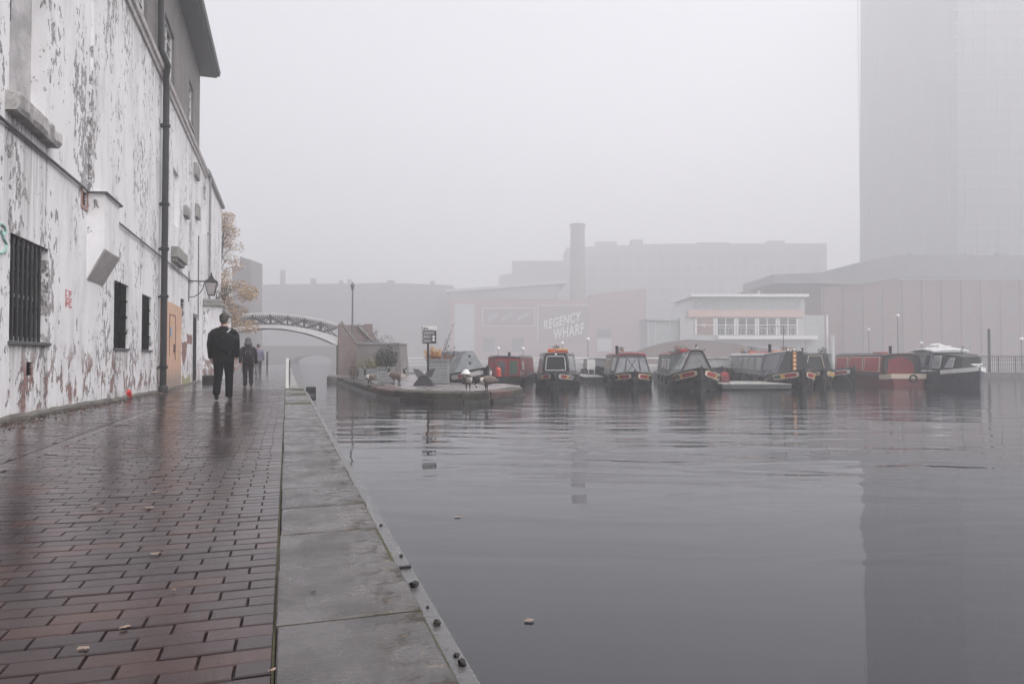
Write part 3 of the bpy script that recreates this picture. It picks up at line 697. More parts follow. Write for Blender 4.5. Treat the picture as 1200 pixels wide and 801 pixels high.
# ================================================================== foliage helpers
def leaves(mb, c, rad, n, size, rnd, m=0, hang=0, shell=.25, keep=None):
    for _ in range(n):
        while True:
            p = Vector((rnd.uniform(-1, 1), rnd.uniform(-1, 1), rnd.uniform(-1, 1)))
            if shell < p.length < 1: break
        q = Vector((c[0]+p.x*rad[0], c[1]+p.y*rad[1], c[2]+p.z*rad[2]))
        if keep and not keep(q): continue
        s_ = size*rnd.uniform(.6, 1.3); u = Vector((rnd.gauss(0, 1), rnd.gauss(0, 1), rnd.gauss(0, .7)-hang)).normalized(); t = u.orthogonal().normalized()
        t.rotate(Matrix.Rotation(rnd.uniform(0, 6.28), 3, u))
        mb.add([q-u*s_*.5, q+t*s_*.28, q+u*s_*.5, q-t*s_*.28], [(0, 1, 2, 3)], m)
def tree(name, label, base, H, crown, nclump, leafn, size, mat, trunk_r=.16, seed=1, group=None, lean=(0, 0), keep=None, low=.35, barkmat=None):
    rnd = random.Random(seed); t = thing(name, label, 'tree', base, 0, group); tm = MB(); cr = MB()
    top = Vector((lean[0], lean[1], H*.75)); pts = [Vector((0, 0, -.1)), Vector((lean[0]*.3+.05, lean[1]*.3, H*.25)), Vector((lean[0]*.6-.06, lean[1]*.6, H*.5)), top]
    tm.tube(pts, [trunk_r, trunk_r*.75, trunk_r*.5, trunk_r*.2], 8)
    for i in range(nclump):
        h = H*(low+(1-low)*(i+rnd.random())/nclump); a = rnd.uniform(0, 6.28); f = rnd.uniform(.25, 1)**.6
        wid = crown[0]*math.sin(math.pi*min(1, max(.12, (h/H-low)/(1-low)*.85+.12)))**.6
        c = Vector((lean[0]*h/H+math.cos(a)*wid*f, lean[1]*h/H+math.sin(a)*crown[1]/crown[0]*wid*f, h))
        st_ = Vector((lean[0]*(h*.7)/H, lean[1]*(h*.7)/H, h*.72)); mid = (st_+c)/2+Vector((0, 0, .15))
        tm.tube([st_, mid, c], [trunk_r*.3, trunk_r*.16, .012], 5)
        for q in range(2):
            e = c+Vector((rnd.uniform(-.5, .5), rnd.uniform(-.5, .5), rnd.uniform(-.1, .6))); tm.tube([mid, (mid+e)/2+Vector((0, 0, .06)), e], [.02, .012, .005], 4)
        r_ = crown[2]*rnd.uniform(.6, 1.2)
        leaves(cr, c, (r_, r_, r_*.75), int(leafn*rnd.uniform(.5, 1.3)), size, rnd, keep=keep)
    tm.build('trunk', barkmat or M('bark', (.07, .06, .055), .9, .3, 8, .5), t); cr.build('crown', mat, t, fix=False); return t
AUT = mat_leaf('autumn_leaves', [(0, (.42, .24, .12)), (.4, (.50, .35, .21)), (.75, (.33, .21, .13)), (1, (.46, .39, .26))])
tb = Vector((-3.75, 41.9, -.12))
kp = lambda q: (q.y+41.9) > 40.3 and (q.y+41.9) < 43.7
tree('birch_tree', 'slender autumn tree with thin orange leaves past the far end of the white building', tb, 9.4, (1.35, 1.1), 34, 60, .15, AUT, .14, 12, lean=(.25, 0), keep=kp) if False else None
def autumn():
    rnd = random.Random(12); t = thing('autumn_tree', 'slender autumn tree with thin orange leaves past the far end of the white building', 'tree', tb)
    tm = MB(); cr = MB(); tm.tube([(0, 0, -.1), (.1, 0, 3), (.05, .1, 5.5), (.25, 0, 7.6), (.35, 0, 9.3)], [.15, .12, .09, .05, .01], 8)
    for i in range(46):
        h = 2.6+6.6*(i/46)**.95; a = rnd.uniform(0, 6.28); rad = (1.75 if h < 5.5 else 1.75*(1-(h-5.5)/5.2))*rnd.uniform(.35, 1.05)
        c = Vector((.1+math.cos(a)*rad, math.sin(a)*rad*.75, h)); st_ = Vector((.1, 0, h-.9)); tm.tube([st_, (st_+c)/2+Vector((0, 0, .2)), c], [.035, .02, .006], 4)
        dn = 330 if h < 5.4 else 120
        r_ = .42 if h < 5.6 else .36
        leaves(cr, c, (r_*1.3, r_, r_), dn, .115, rnd, shell=0, keep=lambda q: -1.6 < q.y < 1.9)
        for q in range(3):
            e = c+Vector((rnd.uniform(-.5, .5), rnd.uniform(-.4, .4), rnd.uniform(-.2, .5))); tm.tube([c, e], [.008, .003], 4)
    tm.build('trunk', M('bark', (.07, .06, .055), .9, .3, 8, .5), t); cr.build('crown', AUT, t, fix=False)
autumn()
# scrambling shrub on top of the garden wall
ivy = thing('climbing_shrub', 'bare twiggy shrub with few dark leaves on the garden wall coping', 'plant', (-2.95, 32.0, 3.42))
tm = MB(); cr = MB(); rnd = random.Random(2)
for i in range(26):
    e = Vector((rnd.uniform(-.35, .75), rnd.uniform(-.2, .9), rnd.uniform(-.9, .75))); tm.tube([(0.35 if e.z < 0 else 0, 0, 0), Vector((e.x*.6+.15, e.y*.4, abs(e.z)*.6)), e], [.012, .009, .004], 4); leaves(cr, e, (.2, .2, .2), 16, .09, rnd, shell=0)
tm.build('stems', M('bark', (0, 0, 0)), ivy); cr.build('leaves', mat_leaf('dull_leaves', [(0, (.05, .05, .035)), (.6, (.10, .085, .05)), (1, (.18, .11, .06))]), ivy, fix=False)

# ================================================================== PEOPLE
def skin_mesh(name, joints, edges, mats, region, sub=1, roots=(0,)):
    me = bpy.data.meshes.new(name); me.from_pydata([j[0] for j in joints], edges, []); o = bpy.data.objects.new(name, me); COL.objects.link(o)
    sm = o.modifiers.new('Skin', 'SKIN'); ss = o.modifiers.new('Sub', 'SUBSURF'); ss.levels = sub; ss.render_levels = sub
    if not me.skin_vertices: 
        bm = bmesh.new(); bm.from_mesh(me); bm.verts.layers.skin.verify(); bm.to_mesh(me); bm.free()
    for i, j_ in enumerate(joints):
        r = j_[1]; me.skin_vertices[0].data[i].radius = r if isinstance(r, tuple) else (r, r); me.skin_vertices[0].data[i].use_root = i in roots
    dg = bpy.context.evaluated_depsgraph_get(); ev = o.evaluated_get(dg); nm = bpy.data.meshes.new_from_object(ev)
    o.modifiers.clear(); o.data = nm; nm.name = name; nm.materials.clear()
    for m in mats: nm.materials.append(m)
    for p in nm.polygons: p.use_smooth = True; p.material_index = region(p.center)
    return o
def person(label, loc, heading, H, top, legs, coatlen=.80, bulk=1.0, stride=1, hood=None, bag=None, hairm=HAIR, hat=False, armswing=1):
    s = H/1.8; J = []; E = []; roots = []
    def jt(p, r, par=None, root=False):
        r = (r[0]*s, r[1]*s) if isinstance(r, tuple) else r*s
        J.append(((p[0]*s, p[1]*s, p[2]*s), r)); i = len(J)-1
        if par is not None: E.append((par, i))
        if root: roots.append(i)
        return i
    pel = jt((0, 0, .96), (.155, .115), None, True)
    wa = jt((0, .0, 1.12), (.15, .105), pel); chst = jt((0, .01, 1.32), (.175, .115), wa); nb = jt((0, .01, 1.46), (.10, .085), chst); nk = jt((0, .025, 1.53), .056, nb)
    hd0 = jt((0, .035, 1.60), (.072, .082), nk); hd1 = jt((0, .03, 1.68), (.078, .096), hd0); hd2 = jt((0, .025, 1.755), (.058, .07), hd1)
    st = stride
    for sd in (-1, 1):
        ph = st*sd    # +1: planted leg ahead, -1: pushing off behind
        hp = jt((sd*.095, 0, .90), .098, pel)
        if st == 0: kn, an, to = (sd*.10, .02, .50), (sd*.10, -.02, .10), (sd*.12, .16, .045)
        elif ph > 0: kn, an, to = (sd*.095, .13, .51), (sd*.095, .13, .085), (sd*.115, .31, .028)
        else: kn, an, to = (sd*.10, .03, .50), (sd*.10, -.26, .17), (sd*.105, -.12, .03)
        k1 = jt(kn, .066, hp); a1 = jt(an, .046, k1); he = jt((an[0], an[1]-.045, an[2]-.045 if ph > 0 or st == 0 else an[2]), .046, a1); t1 = jt(to, .05, a1)
        sh = jt((sd*.195, .0, 1.425), .066, nb); sw = -.13*ph*armswing if st else .02
        el = jt((sd*.255, sw*.35-.05, 1.15), .048, sh); wr = jt((sd*.265, sw+.03, .90), .031, el)
        pm = jt((sd*.262, sw+.05, .83), (.026, .036), wr)
        base = Vector((sd*.262, sw+.05, .83))
        for q, (dy, ln) in enumerate(((-.026, .055), (-.009, .068), (.009, .072), (.026, .062))):
            f0 = jt(base+Vector((0, dy, -.015)), .011, None, True); f1 = jt(base+Vector((-sd*.004, dy*1.1, -.02-ln*.55)), .0095, f0); jt(base+Vector((-sd*.022, dy*1.1, -.02-ln)), .008, f1)
        f0 = jt(base+Vector((0, .022, .012)), .012, None, True); f1 = jt(base+Vector((-sd*.008, .045, -.018)), .0105, f0); jt(base+Vector((-sd*.016, .05, -.05)), .009, f1)
    def region(c):
        z = c.z/s
        if z > 1.50: return 2
        if z < .895 and abs(c.x)/s > .215: return 2
        if z < .115: return 3
        if z < 1.0 and abs(c.x)/s < .215: return 1
        return 0
    shoe = M('black_shoe', (.02, .018, .018), .4)
    o = skin_mesh('person', J, E, [top, legs, SKIN, shoe], region, 1, roots)
    for v in o.data.vertices:
        if v.co.z < 0: v.co.z = 0
    o.location = (loc[0], loc[1], loc[2]-.004); o.rotation_euler = (0, 0, heading); tag(o, label, 'person')
    # coat
    c = MB(); rings = []
    lv = [(coatlen, .185, .15, 0), (coatlen+.12, .185, .15, 0), (1.05, .175, .14, 0), (1.18, .185, .14, 0), (1.32, .205, .14, 0), (1.40, .20, .13, .0), (1.455, .15, .11, .01), (1.49, .095, .09, .015), (1.53, .072, .08, .02)]
    rr = random.Random(int(H*100))
    for z, a, b, yo in lv:
        rings.append([((a*bulk*s*(1+rr.uniform(-.02, .02)))*math.copysign(abs(math.cos(t))**.8, math.cos(t)), yo*s+b*bulk*s*math.copysign(abs(math.sin(t))**.8, math.sin(t)), z*s+rr.uniform(-.006, .006)) for t in [2*math.pi*k/20 for k in range(20)]])
    c.loft(rings, cap=False); c.loft([[(x*.97, y_*.97, z) for x, y_, z in r] for r in rings[:2]], cap=False)
    co_ = c.build('coat', top, o, smooth=True)
    # sleeves, wider than the arms
    for sd in (-1, 1):
        ph = st*sd; sw = -.13*ph*armswing if st else .02
        MB().tube([Vector(p)*s for p in ((sd*.12, 0, 1.425), (sd*.185, 0, 1.405), (sd*.225, -.01, 1.35), (sd*.262, sw*.35-.05, 1.15), (sd*.27, sw+.02, .885))], [.05*s, .074*s, .078*s, .064*s, .05*s], 12).build('sleeve', top, o, smooth=True)
    # trouser legs, looser
    for sd in (-1, 1):
        ph = st*sd
        if st == 0: kn, an = (sd*.10, .02, .50), (sd*.10, -.02, .08)
        elif ph > 0: kn, an = (sd*.095, .13, .51), (sd*.095, .12, .07)
        else: kn, an = (sd*.10, .03, .50), (sd*.10, -.24, .16)
        MB().tube([Vector(p)*s for p in ((sd*.095, 0, .93), (sd*.095, .02, .78), kn, ((kn[0]+an[0])/2, (kn[1]+an[1])/2, (kn[2]+an[2])/2), an)], [.118*s, .108*s, .082*s, .075*s, .072*s], 12).build('trouser_leg', legs, o, smooth=True)
    # hair, ears, face
    hz = 1.69
    if not hood:
        hb = MB(); hb.ball((0, .012*s, 1.715*s), .094*s, 14, sq=(1.0, 1.15, 1.0)); hb.ball((0, -.035*s, 1.66*s), .08*s, 12, sq=(1, .8, 1)); hb.build('hair', hairm, o, smooth=True)
    else:
        hb = MB(); hb.ball((0, 0, 1.695*s), .118*s, 14, sq=(1, 1.05, 1.12)); hb.ball((0, -.06*s, 1.58*s), .125*s, 12, sq=(1.2, .8, .8)); hb.build('hood', hood, o, smooth=True)
    MB().ball((0, .125*s, 1.66*s), .016*s, 8, sq=(.8, 1.2, 1.5)).build('nose', SKIN, o, smooth=True)
    MB().ball((0, .112*s, 1.615*s), .022*s, 8, sq=(1.2, .4, .3)).build('mouth', M('lips', (.35, .16, .14), .5), o, smooth=True)
    for sd in (-1, 1):
        MB().ball((sd*.082*s, .02*s, 1.665*s), .028*s, 8, sq=(.35, .7, 1.1)).build('ear', SKIN, o, smooth=True)
        MB().ball((sd*.032*s, .108*s, 1.69*s), .011*s, 8).build('eye', BLK, o, smooth=True)
    return o
OLIVE = M('dark_waxed_coat', (.011, .012, .0125), .9, .4, 6, .5, spec=.03); DTROU = M('charcoal_trousers', (.009, .009, .011), .9, .3, 9, .4, spec=.03)
g1 = onz(261.5, 469.5, -.02); h1 = CZ+ (418-367.5)/F*( (g1-CAM).dot(FH)) + .02
man = person('man in a dark coat walking away along the path with a black shoulder bag', (g1.x, g1.y, pz(g1.x, g1.y)), R(-3), h1, OLIVE, DTROU, .80, 1.12, 1)
s = h1/1.8
b = MB(); b.bbox(-.17*s, .17*s, -.07*s, .07*s, -.19*s, .19*s, .04*s)
bo_ = b.build('shoulder_bag', M('black_bag', (.005, .005, .006), .6, .3, 8, spec=.1), man, (.075*s, -.235*s, 1.19*s), 0, True); bo_.rotation_euler = (0, R(28), 0)
MB().bbox(-.14*s, .14*s, -.02*s, .02*s, -.12*s, .1*s, .02*s).build('bag_pocket', M('black_bag', (0, 0, 0)), bo_, (0, -.085*s, -.03*s))
MB().tube([Vector(p)*s for p in ((-.12, -.15, 1.10), (-.02, -.165, 1.28), (.10, -.135, 1.42), (.14, -.03, 1.475), (.12, .08, 1.44), (.02, .17, 1.28), (-.14, .16, 1.08))], .016*s, 6).build('strap', LGREY, man)
g2 = onz(290.5, 454.2, -.045); h2 = CZ+.04+(418-397)/F*((g2-CAM).dot(FH))+.02
p2 = person('hooded person with a square dark backpack walking on the path ahead', (g2.x, g2.y, pz(g2.x, g2.y)), R(4), h2, M('brown_jacket', (.022, .017, .017), .8, .3, spec=.2), DTROU, .86, 1.1, -1, hood=M('grey_hood', (.085, .075, .075), .85, .3))
s = h2/1.8
b = MB().bbox(-.16*s, .16*s, -.09*s, .09*s, -.24*s, .24*s, .05*s).build('backpack', M('navy_backpack', (.012, .012, .017), .7, .3, spec=.2), p2, (-.01, -.25*s, 1.24*s), 0, True)
MB().tube([(-.08*s, -.1*s, -.05*s), (-.08*s, -.1*s, .10*s), (.08*s, -.1*s, .10*s), (.08*s, -.1*s, -.05*s)], .008*s, 6).build('backpack_piping', GREY, b)
g3 = onz(302.5, 441.5, -.07)
person('person in a faded purple jacket beside the hooded walker', (g3.x, g3.y, pz(g3.x, g3.y)), R(2), 1.66, M('purple_jacket', (.12, .11, .17), .8, .3), M('grey_trousers', (.09, .085, .09), .8), .86, 1.05, 1)

# ================================================================== path furniture
# white edged board at the kerb
q = onz(336.5, 455, -.04); D = (q-CAM).dot(FH); hh = 35/F*D
bd = thing('quay_board', 'narrow upright board with a white post edge at the end of the brick path', 'board', (q.x, q.y, -.03))
MB().bbox(-.045, .045, -.03, .03, 0, hh, .008).build('post', WHITE, bd)
MB().box(.0, .09, .03, 1.5, .06, hh-.06).build('panel', DGREY, bd)
# thin post
q = onz(313, 436, -.06); tag(MB().tube([(0, 0, -.2), (0, 0, 1.25)], .06, 8).ball((0, 0, 1.27), .075, 8).build('iron_post', DGREY, None, (q.x, q.y, pz(q.x, q.y))), 'slim dark post on the path just short of the footbridge', 'post')
# black equipment case by the wall
q = onz(246.5, 451, -.05); cs = thing('black_case', 'low black case left on the ground at the foot of the garden wall', 'case', (q.x-.1, q.y, pz(q.x, q.y)), R(-4))
MB().bbox(-.14, .28, -.2, .25, 0, .34, .03).build('case_body', BLK, cs); MB().tube([(-.1, 0, .34), (-.1, 0, .37), (.15, 0, .37), (.15, 0, .34)], .012, 6).build('handle', BLK, cs)
# bicycle leaning
q = onz(279, 441.5, -.06); bk = thing('bicycle', 'bicycle parked on the path beyond the walking man', 'bicycle', (q.x, q.y, pz(q.x, q.y)), R(12))
def wheel(x): 
    w_ = MB(); n_ = 18; w_.tube([(x+.33*math.cos(2*math.pi*i/n_), 0, .35+.33*math.sin(2*math.pi*i/n_)) for i in range(n_+1)], .02, 6, cap=False)
    o_ = w_.build('wheel', BLK, bk); sp = MB()
    for i in range(10): sp.tube([(x, 0, .35), (x+.32*math.cos(i*.628), 0, .35+.32*math.sin(i*.628))], .003, 4)
    sp.build('spokes', LGREY, o_)
wheel(-.5); wheel(.5)
MB().tube([(-.5, 0, .35), (-.12, 0, .33), (-.25, 0, .85), (-.5, 0, .35)], .016, 6).tube([(-.12, 0, .33), (.33, 0, .78), (-.22, 0, .75)], .018, 6).tube([(.5, 0, .35), (.36, 0, .95)], .016, 6).build('bike_frame', RED, bk)
MB().tube([(.28, -.26, 1.0), (.36, -.1, 1.0), (.36, .1, 1.0), (.28, .26, 1.0)], .014, 6).build('handlebar', LGREY, bk); MB().bbox(-.38, -.12, -.07, .07, .86, .92, .02).build('saddle', BLK, bk)
# red litter + leaves
q = onz(148.5, 467.5, .0); tag(MB().lump((0, 0, .09), .10, 4, amp=.35, sq=(.9, .9, 1.1)).build('crumpled_packet', M('red_foil', (.55, .04, .035), .35, .3, 14), None, (q.x, q.y, pz(q.x, q.y))), 'crumpled red packet dropped near the foot of the white wall', 'litter')
lm = mat_leaf('fallen_leaf_tan', [(0, (.27, .21, .17)), (1, (.20, .13, .10))])
def leaf(px, py, r, z=0, lab='small pale fallen leaf on the wet brick path', cat='leaf', grp='fallen leaves on the path', mat=lm, flat=None):
    q = onz(px, py, z); zz = pz(q.x, q.y) if flat is None else flat; rnd = random.Random(int(px*10)); a0 = rnd.uniform(0, 6.28)
    mb = MB(); n_ = 9; pts = []
    for i in range(n_):
        a = 2*math.pi*i/n_; k = r*(1.0 if i % 2 else .7)*(1.3 if i == 0 else 1); pts.append((k*math.cos(a+a0), .7*k*math.sin(a+a0), .006+rnd.uniform(0, .006)))
    mb.add([(0, 0, .012)]+pts, [(0, i+1, (i+1) % n_+1) for i in range(n_)]); mb.tube([(0, 0, .01), (r*1.6*math.cos(a0), r*1.1*math.sin(a0), .008)], .0018, 4)
    return tag(mb.build('fallen_leaf', mat, None, (q.x, q.y, zz)), lab, cat, grp)
LV = ((181.5, 651, .026, 'upper of the two pale leaves near the lower middle of the brick path'), (146, 737.5, .02, 'oval pale leaf near the bottom middle of the brick path'), (97.6, 763, .022, 'dull leaf closest to the bottom left corner of the brick path'),
      (203.5, 693.5, .012, 'tiny pale leaf on the lower part of the brick path'), (175, 597, .032, 'pale leaf lying on the bricks halfway along the foreground path'), (119, 600, .024, 'leftmost pair of pale leaves on the bricks, right one'), (185, 486, .06, 'pale leaf on the wet bricks in front of the boarded doorway'),
      (181, 579, .03, 'thin pale leaf just beyond the midway leaf on the bricks'), (63, 505, .05, 'pale leaf on the path close to the barred window wall'), (112, 594, .02, 'leftmost pair of pale leaves on the bricks, left one'), (320, 787, .010, 'small pale leaf beside the coping at the bottom of the path'))
for a_, b_, r_, l_ in LV: leaf(a_, b_, r_, lab=l_)
for a_, b_, l_ in ((536, 606, 'pale leaf floating on the canal, the farther one from the quay corner'), (620, 728, 'pale leaf floating on the calm canal near the bottom of the view')): leaf(a_, b_, .035, WATER_Z, l_, 'leaf', 'leaves floating on the canal', flat=WATER_Z+.0)
leaf(368, 695.5, .013, 0, 'dark curled leaf on a coping slab', 'leaf', None, M('dark_leaf', (.03, .025, .02), .6), flat=.0)
# debris line at wall foot
deb = MB(); rnd = random.Random(21)
for i in range(800):
    yy = rnd.uniform(6, 24); x_ = WX+.05+abs(rnd.gauss(0, .17)); r_ = rnd.uniform(.004, .018)
    deb.lump((x_, yy, pz(x_, yy)+r_*.4), r_, i, rnd.choice((0, 0, 0, 1, 2)), 1, (1, 1, .6), .35)
tag(deb.build('leaf_litter', [M('wet_dirt', (.035, .028, .022), .8), M('pale_grit', (.25, .22, .20), .8), M('brown_leaf_bits', (.14, .07, .045), .7)]), 'dirt and leaf fragments along the foot of the white wall', 'debris', kind='stuff')
# dark lumps on the ledge
WEED = M('black_weed', (.015, .014, .012), .7, .4, 20)
for i, (a_, b_, r_, l_) in enumerate(((485, 687, .020, 'largest black weed clump on the ledge, just below the iron strap'), (511.5, 732, .015, 'black weed clump midway between iron strap and bottom of the ledge'), (541, 779, .015, 'black weed clump lowest on the quay ledge, nearest the camera'), (535, 769, .010, 'small black weed clump just above the lowest one on the ledge'), (470, 652, .010, 'small black weed clump just above the iron strap'), (446.5, 616, .010, 'farthest small black weed clump along the quay ledge'), (501, 712, .007, 'tiniest black weed speck on the ledge below the largest clump'))):
    q = onz(a_, b_, -.13); mb = MB(); mb.lump((0, 0, r_*.6), r_, i, 0, 2, (1, 1.2, .8), .3)
    tag(mb.build('weed_clump', WEED, None, (q.x, q.y, -.13)), l_, 'weed', 'weed clumps on the quay ledge')
q = onz(470, 666, -.13); tag(MB().bbox(-.065, .05, -.012, .012, 0, .012, .003).build('iron_strap', BLK, None, (q.x, q.y, -.129)), 'short black iron strap across the ledge below the coping', 'bracket')
q = onz(363, 456, -.1); fdr = thing('quay_fender', 'black rubber fender hanging over the quay edge at the far end of the coping', 'fender', (.62, q.y, -.0))
MB().bbox(-.02, .28, -.3, .1, -.46, -.01, .03).build('rubber_block', BLK, fdr); MB().bbox(.03, .24, -.34, -.301, -.36, -.22, .01).build('bracket_plate', DGREY, fdr)

# ================================================================== FOOTBRIDGE
BY = 44.3; XL, XR = -5.0, 3.05
br = thing('footbridge', 'arched cast iron footbridge with white ribs and dark lattice sides over the canal', 'bridge', (0, BY, 0))
XM = (XL+XR)/2; HS = (XR-XL)/2
def par(x, top, end): return top-(top-end)*((x-XM)/HS)**2
T = lambda x: par(x, 3.64, 3.02); BT = lambda x: par(x, 2.92, 2.2); BB = lambda x: par(x, 2.70, 1.66)
NX_ = 42; X_ = [XL+(XR-XL)*i/NX_ for i in range(NX_+1)]
WIR = M('white_iron', (.62, .61, .62), .5, .15); DIR = M('lattice_grey', (.05, .05, .054), .5, .2)
for yo in (0, 2.1):
    def strip(f0, f1, y0, y1): return MB().loft([[(x, yo+y0, f0(x)), (x, yo+y1, f0(x)), (x, yo+y1, f1(x)), (x, yo+y0, f1(x))] for x in X_])
    strip(lambda x: T(x)-.09, T, -.05, .11).build('handrail', WIR, br)
    strip(BB, BT, -.02, .08).build('arch_rib', WIR, br)
    bolts = MB()
    for i in range(1, 36): x = XL+(XR-XL)*i/36; bolts.lathe([(.025, 0), (.015, .02)], (x, yo-.03, (BB(x)+BT(x))/2), 6)
    bolts.build('rib_bolts', DIR, br)
    lat = MB(); np_ = 8
    for i in range(np_):
        x0, x1 = XL+(XR-XL)*i/np_, XL+(XR-XL)*(i+1)/np_
        lat.box(x0-.05, x0+.05, yo, yo+.03, BT(x0)+.0, T(x0)-.1) if i else None
        lat.beam((x0+.05, yo+.02, BT(x0)+.03), (x1-.05, yo+.02, T(x1)-.25), .05, .07); lat.beam((x0+.05, yo+.04, T(x0)-.25), (x1-.05, yo+.04, BT(x1)+.03), .05, .07)
        lat.beam(((x0+x1)/2-.02, yo+.03, (BT((x0+x1)/2)+T((x0+x1)/2))/2-.06), ((x0+x1)/2+.02, yo+.03, (BT((x0+x1)/2)+T((x0+x1)/2))/2-.06), .05, .16)
    lat.loft([[(x, yo+.005, T(x)-.27), (x, yo+.045, T(x)-.27), (x, yo+.045, T(x)-.21), (x, yo+.005, T(x)-.21)] for x in X_])
    lat.loft([[(x, yo+.005, BT(x)), (x, yo+.045, BT(x)), (x, yo+.045, BT(x)+.05), (x, yo+.005, BT(x)+.05)] for x in X_])
    for i in range(70): x = XL+(XR-XL)*(i+.5)/70; lat.box(x-.022, x+.022, yo+.01, yo+.04, T(x)-.21, T(x)-.09)
    lat.build('lattice_panel', DIR, br)
MB().loft([[(x, .09, BT(x)-.1), (x, 2.09, BT(x)-.1), (x, 2.09, BT(x)-.02), (x, .09, BT(x)-.02)] for x in X_]).build('bridge_deck', DGREY, br)
# brick abutment with sloping parapets
ab = thing('bridge_abutment', 'brick abutment with stepped sloping parapets at the right end of the footbridge', 'abutment', (0, BY, 0))
def pp(px, py, Y=BY): p = ony(px, py, Y); return (p.x, 0, p.z)
fr = [pp(396.3, 445), pp(396.3, 380.5), pp(400.5, 377.5), pp(418.5, 403), pp(420, 445)]
MB().prism([(a, -.12, c) for a, _, c in fr], (0, .35, 0)).build('front_parapet', RBRICK, ab)
cpn = [pp(395.8, 380), pp(400.5, 375.8), pp(419, 402), pp(419, 404.6), pp(400.5, 378.6), pp(396, 382)]
MB().prism([(a, -.17, c) for a, _, c in cpn], (0, .45, 0)).build('parapet_coping', STONE, ab)
bk_ = [pp(399, 445, BY+2.2), pp(399, 380.5, BY+2.2), pp(426.5, 381, BY+2.2), pp(427, 379.5, BY+2.2), pp(436.5, 379.5, BY+2.2), pp(436.5, 391, BY+2.2), pp(447, 403, BY+2.2), pp(447, 445, BY+2.2)]
MB().prism([(a, 2.1, c) for a, _, c in bk_], (0, .35, 0)).build('rear_parapet', RBRICK, ab)
cpn = [pp(420, 379, BY+2), pp(441, 401.5, BY+2), pp(441, 404.5, BY+2), pp(419, 382, BY+2)]
MB().prism([(a, 1.95, c) for a, _, c in cpn], (0, .15, 0)).build('parapet_coping', STONE, ab)
x0, x1 = fr[0][0], fr[4][0]
MB().box(x0+.02, x1-.02, .24, 2.09, -1.2, 1.9).build('abutment_core', RBRICK, ab)
def lb(pxl, pxr, py, D0): 
    a = atd(pxl, py, D0); b_ = atd(pxr, py, D0); return a, b_
# block in front
a_, b_ = atd(418.5, 401.5, 40.5), atd(468, 401.5, 40.5); wd = (b_-a_).length; a0 = atd(418.5, 418, 40.5)
bb = thing('brick_block', 'big grey brick block with flat coping behind the two small planters', 'wall', (a0.x, a0.y, 0), -YAW)
MB().loft([[(-.08, -.08, -.5), (wd+.18, -.08, -.5), (wd+.18, 2.9, -.5), (-.08, 2.9, -.5)], [(0, 0, a_.z-.1), (wd, 0, a_.z-.1), (wd, 2.8, a_.z-.1), (0, 2.8, a_.z-.1)]]).build('block_body', GBRICK, bb)
MB().bbox(-.05, wd+.05, -.06, 2.86, a_.z-.099, a_.z+.02, .02).build('block_coping', GREY, bb)
top = a_.z+.02
sh = thing('rooftop_shrub', 'low straggly plants growing on top of the big grey brick block', 'plant', (a0.x+1.2*math.cos(YAW), a0.y-1.2*math.sin(YAW)+1, top))
cr = MB(); tm = MB(); rnd = random.Random(8)
for i in range(16):
    e = Vector((rnd.uniform(-.9, 1.1), rnd.uniform(-.4, .4), rnd.uniform(.1, .75))); tm.tube([(e.x*.7, e.y*.6, -.03), e], [.012, .005], 4); leaves(cr, e, (.22, .2, .16), 26, .08, rnd, shell=0)
tm.build('stems', M('bark', (0, 0, 0)), sh); cr.build('leaves', mat_leaf('grey_leaves', [(0, (.08, .085, .06)), (1, (.18, .17, .14))]), sh, fix=False)
# lamp post on the bridge end
q = atd(413, 380, 44.5); pk = thing('lamp_post', 'tall thin lamp post rising behind the footbridge abutment', 'lamp post', (q.x, q.y, 1.8))
z1 = atd(413, 340, 44.5).z-1.8
MB().tube([(0, 0, 0), (0, 0, 1.2), (0, 0, z1)], [.085, .06, .045], 10).lathe([(.1, 0), (.1, .12), (.06, .2)], (0, 0, 1.1), 10).build('pole', DGREY, pk)
MB().lathe([(.06, 0), (.13, .3), (.14, .32), (.09, .42), (.02, .5), (.01, .58)], (0, 0, z1), 6).build('lamp_head', DGREY, pk)

# ================================================================== ISLAND
fro = [(388, 438.8), (391, 440.3), (398, 441.5), (420, 447.5), (446, 454), (474, 457.6), (508.7, 458.9), (543, 459), (573.7, 458.7), (597.5, 456.7), (611.6, 453.4)]
bck = [(608, 450.5), (590, 448.8), (566, 448.2), (545, 446.5), (526, 443.5), (524, 440), (470, 437), (400, 436)]
fpts = [onz(a, b_, ISL_Z) for a, b_ in fro]; bpts = [onz(a, b_, ISL_Z) for a, b_ in bck]
isl = MB(); poly = [(p.x, p.y, -1.6) for p in fpts+bpts]; isl.prism(poly, (0, 0, 1.6+ISL_Z-.02))
struct(isl.build('island', DECKM))
